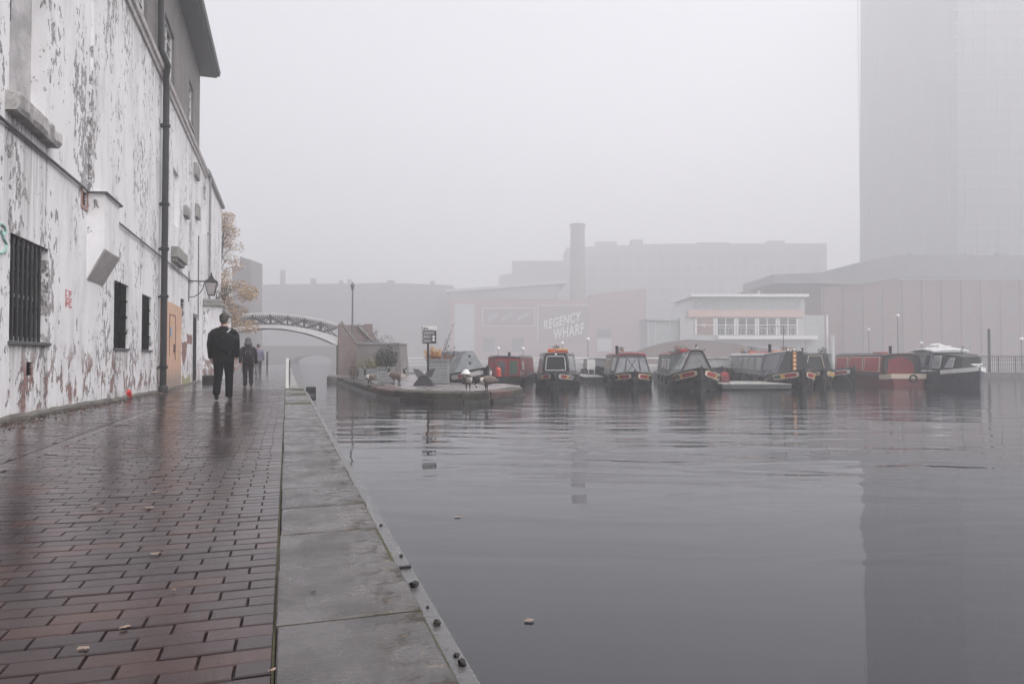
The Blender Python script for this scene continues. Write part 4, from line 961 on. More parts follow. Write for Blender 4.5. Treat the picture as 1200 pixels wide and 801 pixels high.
# rim stones: irregular blocks along the front
def smoothline(pts, step):
    out = []; 
    for p, q in zip(pts, pts[1:]):
        L = (q-p).length; n_ = max(1, round(L/step))
        for i in range(n_): out.append(p+(q-p)*i/n_)
    out.append(pts[-1]); return out
ed = smoothline([Vector((p.x, p.y, 0)) for p in fpts[2:]], .95); rim = MB(); led = MB(); rnd = random.Random(9)
cen = sum((Vector((p.x, p.y, 0)) for p in fpts), Vector())/len(fpts)
for p, q in zip(ed, ed[1:]):
    d = (q-p); d.z = 0; L = d.length; d.normalize(); nrm = Vector((d.y, -d.x, 0))
    if nrm.dot(FH) > 0: nrm = -nrm
    zt_ = ISL_Z+rnd.uniform(-.012, .02); th = rnd.uniform(.40, .55); ov = rnd.uniform(.02, .07)
    a = p+d*.015; b_ = q-d*.015
    rings = []
    for tt in range(5):
        c = a+(b_-a)*tt/4; w_ = lambda: rnd.uniform(-.015, .015)
        rings.append([c-nrm*th+Vector((0, 0, zt_)), c-nrm*th+Vector((0, 0, zt_-.2)), c+nrm*(ov+w_())+Vector((0, 0, zt_-.22)), c+nrm*(ov+.02+w_())+Vector((0, 0, zt_-.05)), c+nrm*(ov-.04+w_())+Vector((0, 0, zt_+w_()*.5))])
    rim.loft(rings, m=rnd.choice((0, 0, 1)))
    led.loft([[c-nrm*.3+Vector((0, 0, -1.0)), c+nrm*.17+Vector((0, 0, -1.0)), c+nrm*.15+Vector((0, 0, -.40)), c-nrm*.3+Vector((0, 0, -.39))] for c in (p, q)])
struct(rim.build('island_kerb', [M('mossy_rim_stone', (.055, .050, .038), .7, .6, 5, 1, dirt=(.025, .028, .015)), M('reddish_rim_stone', (.09, .052, .046), .6, .5, 5, .9, dirt=(.04, .03, .025))]))
struct(led.build('island_ledge', M('wet_dark_stone', (.05, .047, .045), .35, .3)))
def ip(px, py): return onz(px, py, ISL_Z)
def isc(px, py): return (ip(px, py)-CAM).dot(FH)/F     # metres per photo pixel there
rb = ip(391, 441); tag(MB().lathe([(.36, -1.2), (.38, -.3), (.36, .0), (.28, .06), (.15, .08)], (0, 0, 0), 14).build('rounded_stone_corner', M('dark_bullnose', (.11, .10, .095), .6, .4, 4, .5), None, (rb.x, rb.y, ISL_Z)), 'rounded stone bullnose at the tip of the island under the footbridge', 'stone')
# planters
def planter(label, px0, px1, pyb, pyt, dep, slats, m=SLATG, grp='slatted planters on the island', rot=0):
    k_ = isc((px0+px1)/2, pyb); w_ = (px1-px0)*k_; h_ = (pyb-pyt)*k_; c = ip((px0+px1)/2, pyb)
    t = thing('planter', label, 'planter', (c.x, c.y, ISL_Z), -YAW+rot, grp); b = MB(); sh_ = h_/slats
    for i in range(slats): b.bbox(-w_/2, w_/2, 0, dep, i*sh_+.008, (i+1)*sh_-.006, .006)
    b.build('slatted_box', m, t); MB().box(-w_/2+.03, w_/2-.03, .03, dep-.03, .0, h_-.06).build('soil', M('soil', (.03, .022, .018), .9), t)
    r = MB().box(-w_/2-.03, w_/2+.03, -.03, .05, h_-.02, h_+.035).box(-w_/2-.03, w_/2+.03, dep-.05, dep+.03, h_-.02, h_+.035).box(-w_/2-.03, -w_/2+.05, .05, dep-.05, h_-.021, h_+.034).box(w_/2-.05, w_/2+.03, .05, dep-.05, h_-.021, h_+.034)
    r.build('rim', m, t); return c, w_, h_, k_
def inplant(name, label, c, dep, z, w_, h_, mat, n_, lsz, seed, cat='plant', shape='bush', dens=30, grp=None):
    cc = Vector((c.x, c.y, 0))+FH*dep/2; t = thing(name, label, cat, (cc.x, cc.y, z), -YAW, grp); rnd = random.Random(seed); tm = MB(); cr = MB()
    for i in range(n_):
        a = rnd.uniform(-.5, .5)*w_; h = h_*rnd.uniform(.45, 1)*(1-.9*abs(a/w_)**1.5); e = Vector((a*1.1, rnd.uniform(-.35, .35)*dep, h)); b0 = Vector((a*.5, rnd.uniform(-.2, .2)*dep, -.08))
        tm.tube([b0, (b0+e)/2+Vector((0, 0, .05)), e], [.012, .009, .004], 4)
        for q in range(4):
            c2 = b0+(e-b0)*(.45+.55*q/3); leaves(cr, c2, (.12, .12, .10), dens//4, lsz, rnd, shell=0)
    tm.build('stems', M('bark', (0, 0, 0)), t); cr.build('leaves', mat, t, fix=False)
LY = mat_leaf('yellow_green_leaves', [(0, (.10, .11, .04)), (.6, (.22, .20, .07)), (1, (.34, .28, .10))])
LD = mat_leaf('dark_evergreen_leaves', [(0, (.035, .045, .04)), (.7, (.07, .075, .06)), (1, (.13, .12, .09))])
LB = mat_leaf('brown_autumn_leaves', [(0, (.10, .07, .05)), (.7, (.16, .11, .08)), (1, (.25, .15, .10))])
c, w_, h_, k_ = planter('grey planter box of yellow green shrub, left of the two small planters', 421, 442, 444.5, 432.5, .7, 4)
inplant('shrub', 'yellow green leafy shrub spreading out of the left small planter', c, .7, ISL_Z+h_, 1.1, .62, LY, 34, .075, 1)
inplant('shrub', 'brown drooping shrub at the left side of the left small planter', c-RT*.75, .7, ISL_Z, .5, .9, LB, 16, .07, 6)
c, w_, h_, k_ = planter('grey planter box of dark evergreen shrub, right of the two small planters', 442.5, 459.5, 448.2, 431, .65, 5)
inplant('shrub', 'dark upright evergreen shrub in the right small planter', c, .65, ISL_Z+h_, .95, .95, LD, 44, .085, 2, dens=40)
c, w_, h_, k_ = planter('tall grey slatted planter of red flowers behind the direction sign', 500, 524.5, 449, 421.5, .9, 8)
LR = mat_leaf('red_flowers', [(0, (.35, .09, .07)), (.4, (.30, .12, .08)), (.6, (.12, .10, .06)), (1, (.45, .2, .12))])
inplant('flowering_plant', 'red and rusty bedding flowers along the top of the tall planter', c, .9, ISL_Z+h_, 1.0, .28, LR, 40, .055, 3, dens=24)
LO = mat_leaf('orange_tall_flowers', [(0, (.60, .42, .10)), (.5, (.60, .35, .14)), (1, (.55, .24, .14))])
inplant('flowering_plant', 'yellow and orange upright flower spikes in the tall planter behind the sign pole', c-RT*.28, .9, ISL_Z+h_, .65, .62, LO, 22, .06, 4, dens=60)
cc = c+FH*.5; tw = thing('bare_sapling', 'bare thin sapling leaning right out of the tall planter', 'plant', (cc.x+.2*RT.x, cc.y+.2*RT.y, ISL_Z+h_-.05), -YAW); tm = MB(); rnd = random.Random(5)
for e in ((.42, 0, 1.55), (.30, 0, 1.15), (.12, 0, .95), (.5, 0, .6), (.25, 0, .7), (.75, .1, .35), (.6, 0, .28)):
    e = Vector(e); tm.tube([(0, 0, 0), e*.5+Vector((-.05, 0, .05)), e], [.014, .009, .004], 4)
    for q in range(7): p = e*rnd.uniform(.4, 1); tm.tube([p, p+Vector((rnd.uniform(-.14, .14), rnd.uniform(-.1, .1), rnd.uniform(0, .1)))], [.004, .002], 4); tm.lump(p+Vector((rnd.uniform(-.06, .06), 0, .03)), .016, q, sub=1)
tm.build('branches', M('bark', (0, 0, 0)), tw)
# direction sign
q = ip(501.5, 451); k_ = isc(501.5, 451)
sg = thing('direction_sign', 'tall direction sign with white header and dark grey arrow boards on a black pole', 'sign', (q.x, q.y, ISL_Z), -YAW)
Z = lambda py: (451-py)*k_; X = lambda px: (px-501.7)*k_
MB().tube([(0, 0, 0), (0, 0, Z(402))], .042, 10).build('pole', BLK, sg)
MB().bbox(X(495.3), X(511.2), -.03, .03, Z(402.4), Z(387.3), .006).build('backboard', BLK, sg)
hdp = MB().bbox(X(494.3), X(511.5), -.034, .034, Z(387.0), Z(382), .006).build('header_board', WHITE, sg)
mk = MB(); zz = Z(384.8)
mk.box(X(494.7), X(495.7), -.04, -.0345, Z(385.6), Z(382.8)); mk.tube([(X(497), -.036, zz-.05), (X(498), -.036, zz+.03), (X(499), -.036, zz-.01), (X(500.5), -.036, zz+.02), (X(501.5), -.036, zz-.04)], .02, 5); mk.box(X(502), X(507.5), -.04, -.0345, zz-.05, zz-.035)
mk.build('emblem', BLK, hdp)
for i, (t0, t1) in enumerate(((388.3, 391.8), (392.6, 396.6), (397.4, 401.2))):
    bl = MB().prism([(X(494.2), -.045, Z((t0+t1)/2)), (X(495.6), -.045, Z(t0)), (X(505.8 if i else 509.5), -.045, Z(t0)), (X(505.8 if i else 509.5), -.045, Z(t1)), (X(495.6), -.045, Z(t1))], (0, .013, 0)).build('arrow_board', GREY, sg)
    tx = MB(); rnd = random.Random(i)
    for r_ in range(2):
        x_ = 497.2
        while x_ < 504: L = rnd.uniform(.6, 1.8); z_ = Z(t0+1.1+r_*1.4); tx.box(X(x_), X(x_+L), -.05, -.0455, z_-.016, z_+.016); x_ += L+.5
    tx.build('lettering', LGREY, bl)
rd = MB(); 
for zc_ in (394.5, 398.2): 
    n_ = 14; cx_, cz_, r_ = X(508.3), Z(zc_), 1.75*k_; rd.prism([(cx_+r_*math.cos(6.283*i/n_), -.037, cz_+r_*math.sin(6.283*i/n_)) for i in range(n_)], (0, .006, 0))
rd.build('round_symbols', WHITE, sg)
# cast base sculpture round the pole
sc_ = MB(); sc_.loft([[(-.42, -.3, 0), (.38, -.3, 0), (.38, .3, 0), (-.42, .3, 0)], [(-.36, -.24, .10), (.32, -.24, .10), (.32, .24, .10), (-.36, .24, .10)], [(-.24, -.16, .26), (.2, -.16, .26), (.2, .16, .26), (-.24, .16, .26)], [(-.10, -.1, .40), (.08, -.1, .40), (.08, .1, .40), (-.10, .1, .40)]])
cb = thing('cast_base', 'black cast metal plinth with two flared wings at the foot of the direction sign', 'plinth', (q.x-.12*RT.x-.1*FH.x, q.y-.12*RT.y-.1*FH.y, ISL_Z), -YAW)
sc_.build('sloped_foot', BLK, cb)
for sd in (-1, 1): MB().prism([(sd*.05, -.05, .34), (sd*.30, -.12, .33), (sd*.44, -.14, .66), (sd*.22, -.08, .62), (sd*.10, -.05, .52)], (0, .05, 0)).build('wing', DGREY, cb)
MB().ball((0, -.12, .50), .035, 8).build('knob', WHITE, cb)
# white capped bollard
q = ip(546, 449.5); k_ = isc(546, 449.5); 
bl = thing('mooring_bollard', 'black mooring bollard with a white domed cap behind a goose', 'bollard', (q.x, q.y, ISL_Z))
MB().lathe([(.17, 0), (.15, .06), (.12, .12), (.115, .34), (.14, .38)], (0, 0, 0), 14).build('post', BLK, bl); MB().lathe([(.15, 0), (.20, .02), (.20, .07), (.12, .14), (.13, .16), (.06, .21), (.01, .22)], (0, 0, .38), 16).build('cap', WHITE, bl, smooth=False)

# geese
GB = M('goose_brown', (.13, .105, .09), .8, .4, 30, .3, dirt=(.22, .19, .16)); GP = M('goose_pale', (.52, .48, .45), .8, .2, 20)
def goose(label, px, py, heading, pose='up', breast_pale=True, sc_=1.0):
    q = ip(px, py); J = []; E = []; rt = []
    def jt(p, r, par=None, root=False):
        J.append((tuple(c_*sc_ for c_ in p), tuple(x*sc_ for x in r) if isinstance(r, tuple) else r*sc_)); i = len(J)-1
        if par is not None: E.append((par, i))
        if root: rt.append(i)
        return i
    b0 = jt((0, 0, .34), (.145, .165), None, True); b1 = jt((0, .17, .38), (.105, .12), b0); b2 = jt((0, -.2, .35), (.10, .09), b0); b3 = jt((0, -.36, .37), (.05, .03), b2); jt((0, -.46, .38), (.03, .012), b3)
    if pose == 'up': nk = [((0, .27, .48), .055), ((0, .27, .60), .036), ((0, .28, .70), .034), ((0, .32, .76), .042), ((0, .37, .755), .032), ((0, .42, .745), .014)]
    elif pose == 'rest': nk = [((0, .25, .47), .055), ((0, .22, .56), .036), ((0, .2, .62), .036), ((0, .25, .68), .042), ((0, .30, .675), .032), ((0, .35, .665), .014)]
    elif pose == 'tuck': nk = [((0, .22, .46), .055), ((0, .20, .50), .036), ((0, .15, .515), .034), ((0, .09, .515), .040), ((0, .03, .51), .030), ((0, -.02, .505), .014)]
    else: nk = [((0, .26, .44), .06), ((0, .34, .40), .042), ((0, .37, .31), .036), ((0, .35, .23), .043), ((0, .34, .185), .032), ((0, .34, .14), .014)]
    p = b1
    for c_, r in nk: p = jt(c_, r, p)
    for sd in (-1, 1):
        a = jt((sd*.06, .0, .25), .045, b0); a2 = jt((sd*.06, .0, .13), .017, a); a3 = jt((sd*.06, -.01, .02), .013, a2); jt((sd*.065, .07, .012), (.03, .01), a3)
    hz = nk[3][0]
    def reg(c_):
        c_ = Vector(c_)/sc_
        if c_.z < .2 and abs(c_.x) > .025 and c_.y < .2: return 1
        if (c_-Vector(hz)).length < .042 and abs(c_.x) > .02: return 3
        if c_.y > .245 and (c_.z > .45 or pose == 'down'): return 1
        if c_.y > .12 and c_.z < .45: return 2
        if pose == 'rest' and c_.z > .5: return 1
        if c_.y < -.3 and c_.z < .36: return 3
        return 0
    o = skin_mesh('goose', J, E, [GB, BLK, GP, WHITE], reg, 2, rt); o.location = (q.x, q.y, ISL_Z); o.rotation_euler = (0, 0, -YAW+heading); tag(o, label, 'goose', 'geese on the island')
    for sd in (-1, 1):
        wb = MB(); wb.ball((sd*.105*sc_, -.08*sc_, .39*sc_), .1*sc_, 12, sq=(.5, 2.4, 1.25)); wb.build('wing', GB, o, smooth=True)
    return o
goose('black necked goose with white breast standing in front of the left small planter', 433, 451.5, R(150), 'up', sc_=.92)
goose('goose with its head turned left beside the right small planter', 461.5, 450, R(70), 'rest')
goose('goose facing right just right of the small planters', 467.5, 451.8, R(-110), 'rest')
goose('pale breasted goose standing in front of the white capped bollard', 548.5, 457.8, R(200), 'tuck', sc_=1.0)
goose('goose bending its neck down to peck near the island edge', 570, 459.3, R(115), 'down', sc_=1.0)

# ================================================================== BOATS
HEAD = R(5.5)
ST = [(0, .05, .03, .98), (.25, .30, .14, .93), (.6, .57, .36, .85), (1.1, .82, .62, .76), (1.8, 1.0, .88, .67), (2.6, 1.04, 1.0, .60), (3.6, 1.04, 1.04, .56)]
def interp(y, st):
    for a, b in zip(st, st[1:]):
        if a[0] <= y <= b[0]:
            t = (y-a[0])/(b[0]-a[0]); return [a[i]+(b[i]-a[i])*t for i in (1, 2, 3)]
    return list(st[-1][1:])
def boat_root(label, px, D, heading, z=WATER_Z, cat='narrowboat', name='narrowboat', grp='boats moored across the basin'):
    p = atd(px, 430, D); return thing(name, label, cat, (p.x, p.y, z), -YAW-heading, grp)
def hull(root, L, rise=1.0, hb=1.0, mat=HULL, gmat=None, sterncut=False):
    st = [(y, a*hb, b*hb, .56+(c-.56)*rise) for y, a, b, c in ST]
    full = st+[(L-1.2, 1.04*hb, 1.04*hb, .56), (L-.5, .95*hb, .8*hb, .6), (L, .55*hb, .4*hb, .64)]
    rings = []
    ysub = sorted(set([s_[0] for s_ in full]+[.12, .4, .85, 1.4]))
    for y in ysub:
        g, w_, z = interp(y, full)
        rings.append([(-g, y, z), (-w_-(g-w_)*.35, y, z*.45), (-w_, y, 0), (-w_*.85, y, -.35), (w_*.85, y, -.35), (w_, y, 0), (w_+(g-w_)*.35, y, z*.45), (g, y, z), (g*.85, y, z-.02), (-g*.85, y, z-.02)])
    smooth_by_angle(MB().loft(rings).build('hull', mat, root), 30)
    gs = MB()
    for sd in (-1, 1):
        gs.tube([(sd*(interp(y, full)[0]+.01), y, interp(y, full)[2]) for y in ysub], .032, 6); gs.tube([(sd*(interp(y, full)[1]+(interp(y, full)[0]-interp(y, full)[1])*.5+.012), y, interp(y, full)[2]*.52) for y in ysub if y > .2], .022, 6)
    gs.build('rubbing_strake', gmat or HULL, root)
    sp = MB(); sp.box(-.04, .04, -.05, .05, -.2, st[0][3]+.10); sp.build('stem_post', mat, root)
    return full
def bow_panels(root, full, y0, y1, segs, border=CREAM, drop=.27):
    """painted panels on both bow sides; segs = [(t0, t1, material)]"""
    def hp(y, f, sd, out):
        g, w_, z = interp(y, full); zz = z-.045-f*drop; k_ = (z-zz)/z; xx = g-(g-w_)*min(1, k_*1.15)
        return Vector((sd*(xx+out), y-out*.9, zz))
    for sd in (-1, 1):
        mats = [border]+[s_[2] for s_ in segs]; mb = MB(); n_ = 10
        def strip(t0, t1, f0, f1, out, m):
            a = []; N_ = max(2, int(n_*(t1-t0))+1)
            for i in range(N_+1):
                t = t0+(t1-t0)*i/N_; y = y0+(y1-y0)*t; tp = .35+.65*min(1, (1-abs(t-.5)*2)*3+.45); mid = (f0+f1)/2; hf = (f1-f0)/2*min(1, tp)
                a.append([hp(y, mid-hf, sd, out), hp(y, mid+hf, sd, out), hp(y, mid+hf, sd, out-.02), hp(y, mid-hf, sd, out-.02)])
            mb.loft(a, m)
        strip(0, 1, 0, 1, .022, 0)
        for i, (t0, t1, _) in enumerate(segs): strip(t0, t1, .2, .8, .030, i+1)
        mb.build('bow_panel', mats, root)
def cabin(root, y0, y1, side, roof, zt=1.58, wb=.93, wt=.80, zb=.54, windows=(), wframe=LGREY, wglass=CLEAR, rail=None):
    sec = lambda y: [(-wb, y, zb), (-wt, y, zt-.06), (-wt*.6, y, zt-.015), (0, y, zt), (wt*.6, y, zt-.015), (wt, y, zt-.06), (wb, y, zb)]
    MB().loft([sec(y0), sec(y1)]).build('cabin', side, root)
    rf = lambda y: [(-wt-.03, y, zt-.055), (-wt*.6, y, zt-.005), (0, y, zt+.012), (wt*.6, y, zt-.005), (wt+.03, y, zt-.055), (wt+.03, y, zt-.025), (wt*.6, y, zt+.025), (0, y, zt+.045), (-wt*.6, y, zt+.025), (-wt-.03, y, zt-.025)]
    MB().loft([rf(y0-.06), rf(y1+.06)]).build('roof', roof, root)
    hr = MB()
    for sd in (-1, 1): hr.tube([(sd*(wt-.08), y0+.2, zt+.05), (sd*(wt-.08), y1-.2, zt+.05)], .02, 6)
    hr.build('grab_rail', rail or roof, root)
    def side_pt(sd, y, z, o=0): t = (z-zb)/(zt-.06-zb); return Vector((sd*(wb+(wt-wb)*t+o), y, z))
    for (a, b, z0, z1) in windows:
        for sd in (-1, 1):
            def quadbox(a, b, z0, z1, o): return [side_pt(sd, a, z0, o), side_pt(sd, b, z0, o), side_pt(sd, b, z1, o), side_pt(sd, a, z1, o)]
            t = .05; fm = MB()
            for (aa, bb_, c0, c1) in ((a, a+t, z0, z1), (b-t, b, z0, z1), (a+t, b-t, z0, z0+t), (a+t, b-t, z1-t, z1)): fm.prism(quadbox(aa, bb_, c0, c1, -.005), (sd*.03, 0, 0))
            fo = fm.build('window_frame', wframe, root)
            MB().prism(quadbox(a+t*.5, b-t*.5, z0+t*.5, z1-t*.5, -.01), (sd*.022, 0, 0)).build('pane', wglass, fo)
def cratch(root, yf, yb, wbf, wtf, ztf, cover, board, zbf=.66, wtb=.78, ztb=1.56, lean=.12, wins=1, winmat=CLEAR, trim=None, ridge=False, boardmat2=None):
    """cover over the bow well: front board and canvas back to the cabin"""
    zb2 = .57
    fr = [(-wbf, yf, zbf), (-wtf, yf+lean, ztf), (wtf, yf+lean, ztf), (wbf, yf, zbf)]; bk = [(-.97, yb, zb2), (-wtb, yb, ztb), (wtb, yb, ztb), (.97, yb, zb2)]
    if ridge: bk = [(-.97, yb, zb2), (-wtf*1.2, yb, ztb+.06), (wtf*1.2, yb, ztb+.06), (.97, yb, zb2)]
    cv = MB(); n_ = 6; rings = []
    for i in range(n_+1):
        t = i/n_; s_ = .02*math.sin(t*math.pi*3); rings.append([Vector(f)*(1-t)+Vector(b)*t+Vector((0, 0, -abs(s_) if k in (1, 2) else 0)) for k, (f, b) in enumerate(zip(fr, bk))])
    cv.loft(rings, closed=False); smooth_by_angle(cv.build('cratch_cover', cover, root), 25)
    bd_ = MB(); bd_.prism([Vector(p)+Vector((0, -.03, 0)) for p in fr], (0, .028, 0)); bo_ = bd_.build('cratch_board', board, root)
    # clear side windows in the canvas
    for sd in (-1, 1):
        for w_ in range(wins):
            t0 = (w_+.14)/wins; t1 = (w_+.86)/wins
            def q(t, f):
                a = Vector(fr[0 if sd < 0 else 3])*(1-t)+Vector(bk[0 if sd < 0 else 3])*t; b = Vector(fr[1 if sd < 0 else 2])*(1-t)+Vector(bk[1 if sd < 0 else 2])*t
                return a+(b-a)*f+Vector((sd*.012, 0, .006))
            wm_ = MB(); wm_.loft([[q(t0+(t1-t0)*i/3, .2), q(t0+(t1-t0)*i/3, .86), q(t0+(t1-t0)*i/3, .86)+Vector((-sd*.008, 0, 0)), q(t0+(t1-t0)*i/3, .2)+Vector((-sd*.008, 0, 0))] for i in range(4)]); wm_.build('cover_window', winmat, root)
    return bo_, fr
def tp(fr, u, v, out=.035):
    """point on the front board: u -1..1, v 0..1"""
    a = Vector(fr[0])+(Vector(fr[1])-Vector(fr[0]))*v; b = Vector(fr[3])+(Vector(fr[2])-Vector(fr[3]))*v; return a+(b-a)*(u+1)/2+Vector((0, -out, 0))
def chimney(root, x, y, z, h=.42, m=BLK): MB().lathe([(.075, 0), (.075, h*.8), (.09, h*.82), (.09, h*.88), (.07, h)], (x, y, z), 10).build('chimney', m, root)
def fender(root, z=.55, y=-.10, r=.13): MB().ball((0, y, z), r, 12, sq=(.9, .9, 1.15)).build('bow_fender', BLK, root, smooth=True)
def mooring(root, pts, m=None): MB().tube(pts, .014, 5).build('mooring_rope', m or M('pale_rope', (.20, .18, .16), .9), root)
def roof_clutter(root, items):
    for nm, x, y, z, sx_, sy_, sz_, m in items: MB().bbox(x-sx_/2, x+sx_/2, y, y+sy_, z, z+sz_, min(sx_, sy_, sz_)*.2).build(nm, m, root)

# --- B2
r = boat_root('black narrowboat with a big grey framed front window and red and yellow roof boxes', 650, 30.6, HEAD); L = 13
fu = hull(r, L, .45); bow_panels(r, fu, .14, 1.25, [(.1, .4, RED), (.4, .55, YELLOW), (.6, .9, GREY)], LGREY, .22); fender(r, .58, -.12, .16)
cabin(r, 3.0, 11.6, DGREY, GREY, 1.62, .93, .82, windows=[(3.4, 4.6, .85, 1.35), (5.2, 6.4, .85, 1.35), (7, 8.2, .85, 1.35), (9, 10.2, .85, 1.35)])
bo_, fr = cratch(r, 1.25, 3.0, .66, .50, 1.62, mat_glassy('smoky_vinyl', (.12, .12, .13), .15, .9), BLK, .60, .82, 1.60, .1, 1)
wf = MB(); P_ = [tp(fr, u, v, .04) for u, v in ((-.72, .22), (-.76, .28), (-.78, .80), (-.70, .86), (.70, .86), (.78, .80), (.76, .28), (.72, .22))]
wf.tube(P_+[P_[0]], .028, 6, cap=False); fo = wf.build('window_frame', LGREY, bo_); MB().prism([p+Vector((0, .012, 0)) for p in P_], (0, .012, 0)).build('pane', GLASS, fo)
MB().ball(tp(fr, .02, .95, .06), .05, 8).build('headlamp', WHITE, bo_)
roof_clutter(r, [('roof_box', -.28, 3.1, 1.66, .34, .6, .20, ORANGE), ('roof_box', .25, 3.1, 1.66, .62, .5, .11, RED), ('roof_box', .24, 3.15, 1.775, .58, .3, .08, YELLOW)])
# --- B3
r = boat_root('narrowboat with a red trimmed cratch of three clear windows and red bow panels', 744, 30.6, HEAD); L = 13.5
fu = hull(r, L, .5); bow_panels(r, fu, .12, 1.35, [(.08, .52, RED), (.52, .62, YELLOW), (.66, .94, BLK)], CREAM, .24)
TAUP = M('taupe_cabin', (.28, .24, .23), .6, .2)
cabin(r, 3.3, 12, TAUP, DRED, 1.58, .93, .80, windows=[(3.8, 4.7, .85, 1.35), (5.3, 6.2, .85, 1.35), (7, 7.9, .85, 1.35), (8.8, 9.7, .85, 1.35)], wframe=CREAM, rail=RED)
bo_, fr = cratch(r, 1.5, 3.3, .88, .60, 1.55, BTENT, DGREY, .62, .80, 1.56, .1, 1)
for (u0, u1) in ((-.90, -.45), (-.36, .40), (.50, .90)):
    MB().prism([tp(fr, u0, .06, .036), tp(fr, u0, .84, .036), tp(fr, u1, .84, .036), tp(fr, u1, .06, .036)], (0, .01, 0)).build('front_window', CLEAR, bo_)
MB().tube([tp(fr, -.35, .05, .05), tp(fr, -.02, .45, .05), tp(fr, .25, .8, .05)], .014, 5).tube([tp(fr, .38, .05, .05), tp(fr, .1, .35, .05), tp(fr, -.3, .8, .05)], .014, 5).build('curtain_edge', DGREY, bo_)
rb_ = MB(); rb_.tube([tp(fr, -1.02, .93, .04), tp(fr, -1, 1.02, .04), tp(fr, 0, 1.07, .04), tp(fr, 1, 1.02, .04), tp(fr, 1.02, .93, .04)], .035, 6); rb_.build('red_trim', RED, bo_)
chimney(r, -.45, 6.2, 1.6, .45); roof_clutter(r, [('roof_box', -.1, 4, 1.62, .7, .8, .10, GREY)])
# --- B4
r = boat_root('large narrowboat with a tall grey canvas tent over its bow and red bow panels', 822, 28.6, R(8)); L = 14.5
fu = hull(r, L, 1.0, 1.04); bow_panels(r, fu, .12, 1.75, [(.06, .45, RED), (.45, .55, YELLOW), (.58, .75, GREEN), (.78, .97, DRED)], CREAM, .26)
cabin(r, 4.9, 13, GTENT, DRED, 1.62, .93, .80, windows=[(5.3, 6.2, .85, 1.35), (7, 7.9, .85, 1.35), (8.8, 9.7, .85, 1.35)], wframe=WHITE, rail=RED)
bo_, fr = cratch(r, 1.55, 4.9, .72, .22, 1.76, GTENT, M('dark_cratch', (.14, .13, .135), .6), .70, .78, 1.6, .1, 3, LGLASS, ridge=True)
MB().prism([tp(fr, -.82, .08, .036), tp(fr, -.7, .78, .036), tp(fr, .7, .78, .036), tp(fr, .82, .08, .036)], (0, .01, 0)).build('front_window', GREY, bo_)
MB().tube([tp(fr, -1.0, 0, .05), tp(fr, -1.05, .95, .05), tp(fr, -1.7, 1.02, .05)], .028, 6).tube([tp(fr, 1.0, 0, .05), tp(fr, 1.05, .95, .05), tp(fr, 1.7, 1.02, .05)], .028, 6).tube([tp(fr, -1.05, .97, .05), tp(fr, 1.05, .97, .05)], .03, 6).build('board_trim', BLK, bo_)
MB().ball(tp(fr, 0, 1.07, .05), .06, 8).build('headlamp', LGREY, bo_); MB().lathe([(.02, 0), (.04, .1), (.02, .14)], tp(fr, 0, 1.1, -.05), 8).build('finial', BLK, bo_)
roof_clutter(r, [('roof_box', -.1, 5.0, 1.68, .5, .7, .16, RED), ('roof_basket', -.15, 5.9, 1.68, .6, .5, .22, M('wicker', (.12, .08, .06), .8)), ('roof_box', .2, 7, 1.68, .4, 1.4, .08, WHITE)])
MB().tube([(-.3, 6, 1.9), (-.1, 6, 2.02), (.1, 6, 1.9)], .012, 5).build('basket_handle', BLK, r)
# --- B5
r = boat_root('long dark narrowboat with diamond painted plank and row of white framed windows', 941.5, 30.0, HEAD+R(3)); L = 15.5
fu = hull(r, L, .75); bow_panels(r, fu, .12, 1.6, [(.06, .42, RED), (.42, .58, YELLOW), (.6, .95, GREEN)], CREAM, .25)
wn = [(4.4+1.75*i, 5.75+1.75*i, .80, 1.40) for i in range(6)]
cabin(r, 4.1, 14.6, M('brown_grey_cabin', (.16, .145, .145), .6, .2), LGREY, 1.58, .93, .80, windows=wn, wframe=LGREY, wglass=CLEAR, rail=WHITE)
bo_, fr = cratch(r, 1.5, 4.1, .80, .34, 1.72, NAVY, BTENT, .66, .80, 1.58, .08, 1, mat_glassy('night_blue_vinyl', (.03, .035, .045), .2, 1))
dm = MB(); dm.bbox(-.095, .095, -.02, .02, -.47, .47, .006); p_ = tp(fr, 0, .52, .07); dm.build('diamond_plank', DIAM, bo_, tuple(p_))
mt = MB()
for sd in (-1, 1): mt.tube([tp(fr, sd*.5, 1.0, .03), (sd*.55, 2.4, 1.35), (sd*.97, 3.0, .60)], .022, 6); mt.tube([tp(fr, sd*.98, 1.0, .0), (sd*.80, 4.05, 1.60)], .026, 6)
mt.build('canvas_piping', WHITE, bo_)
for u in (-.85, .0, .85): MB().ball(tp(fr, u, 1.05, .04), .055, 8).build('roof_lamp', WHITE, bo_)
chimney(r, -.35, 4.9, 1.62, .48)
roof_clutter(r, [('roof_box', .0, 4.3, 1.64, .6, .5, .12, ORANGE), ('roof_plank', -.3, 6, 1.64, .35, 2.4, .09, RED), ('roof_plank', .25, 6.6, 1.64, .3, 2.6, .08, WHITE), ('roof_box', -.2, 9.4, 1.64, .5, .8, .12, ORANGE)])
ant = MB(); ant.tube([(.15, 4.2, 1.6), (.15, 4.2, 3.0)], .018, 6).tube([(-.85, 4.2, 2.98), (.35, 4.2, 2.98)], .014, 6)
for i in range(6): xx = -.8+i*.2; ant.tube([(xx, 4.0, 2.98), (xx, 4.4, 2.98)], .008, 4)
ant.tube([(-.4, 4.2, 2.98), (-.4, 4.2, 2.72)], .012, 5); ant.build('tv_aerial', DGREY, r)
mooring(r, [(-.9, 1.5, .66), (-1.5, 1.2, .25), (-2.1, 1.7, .28)])
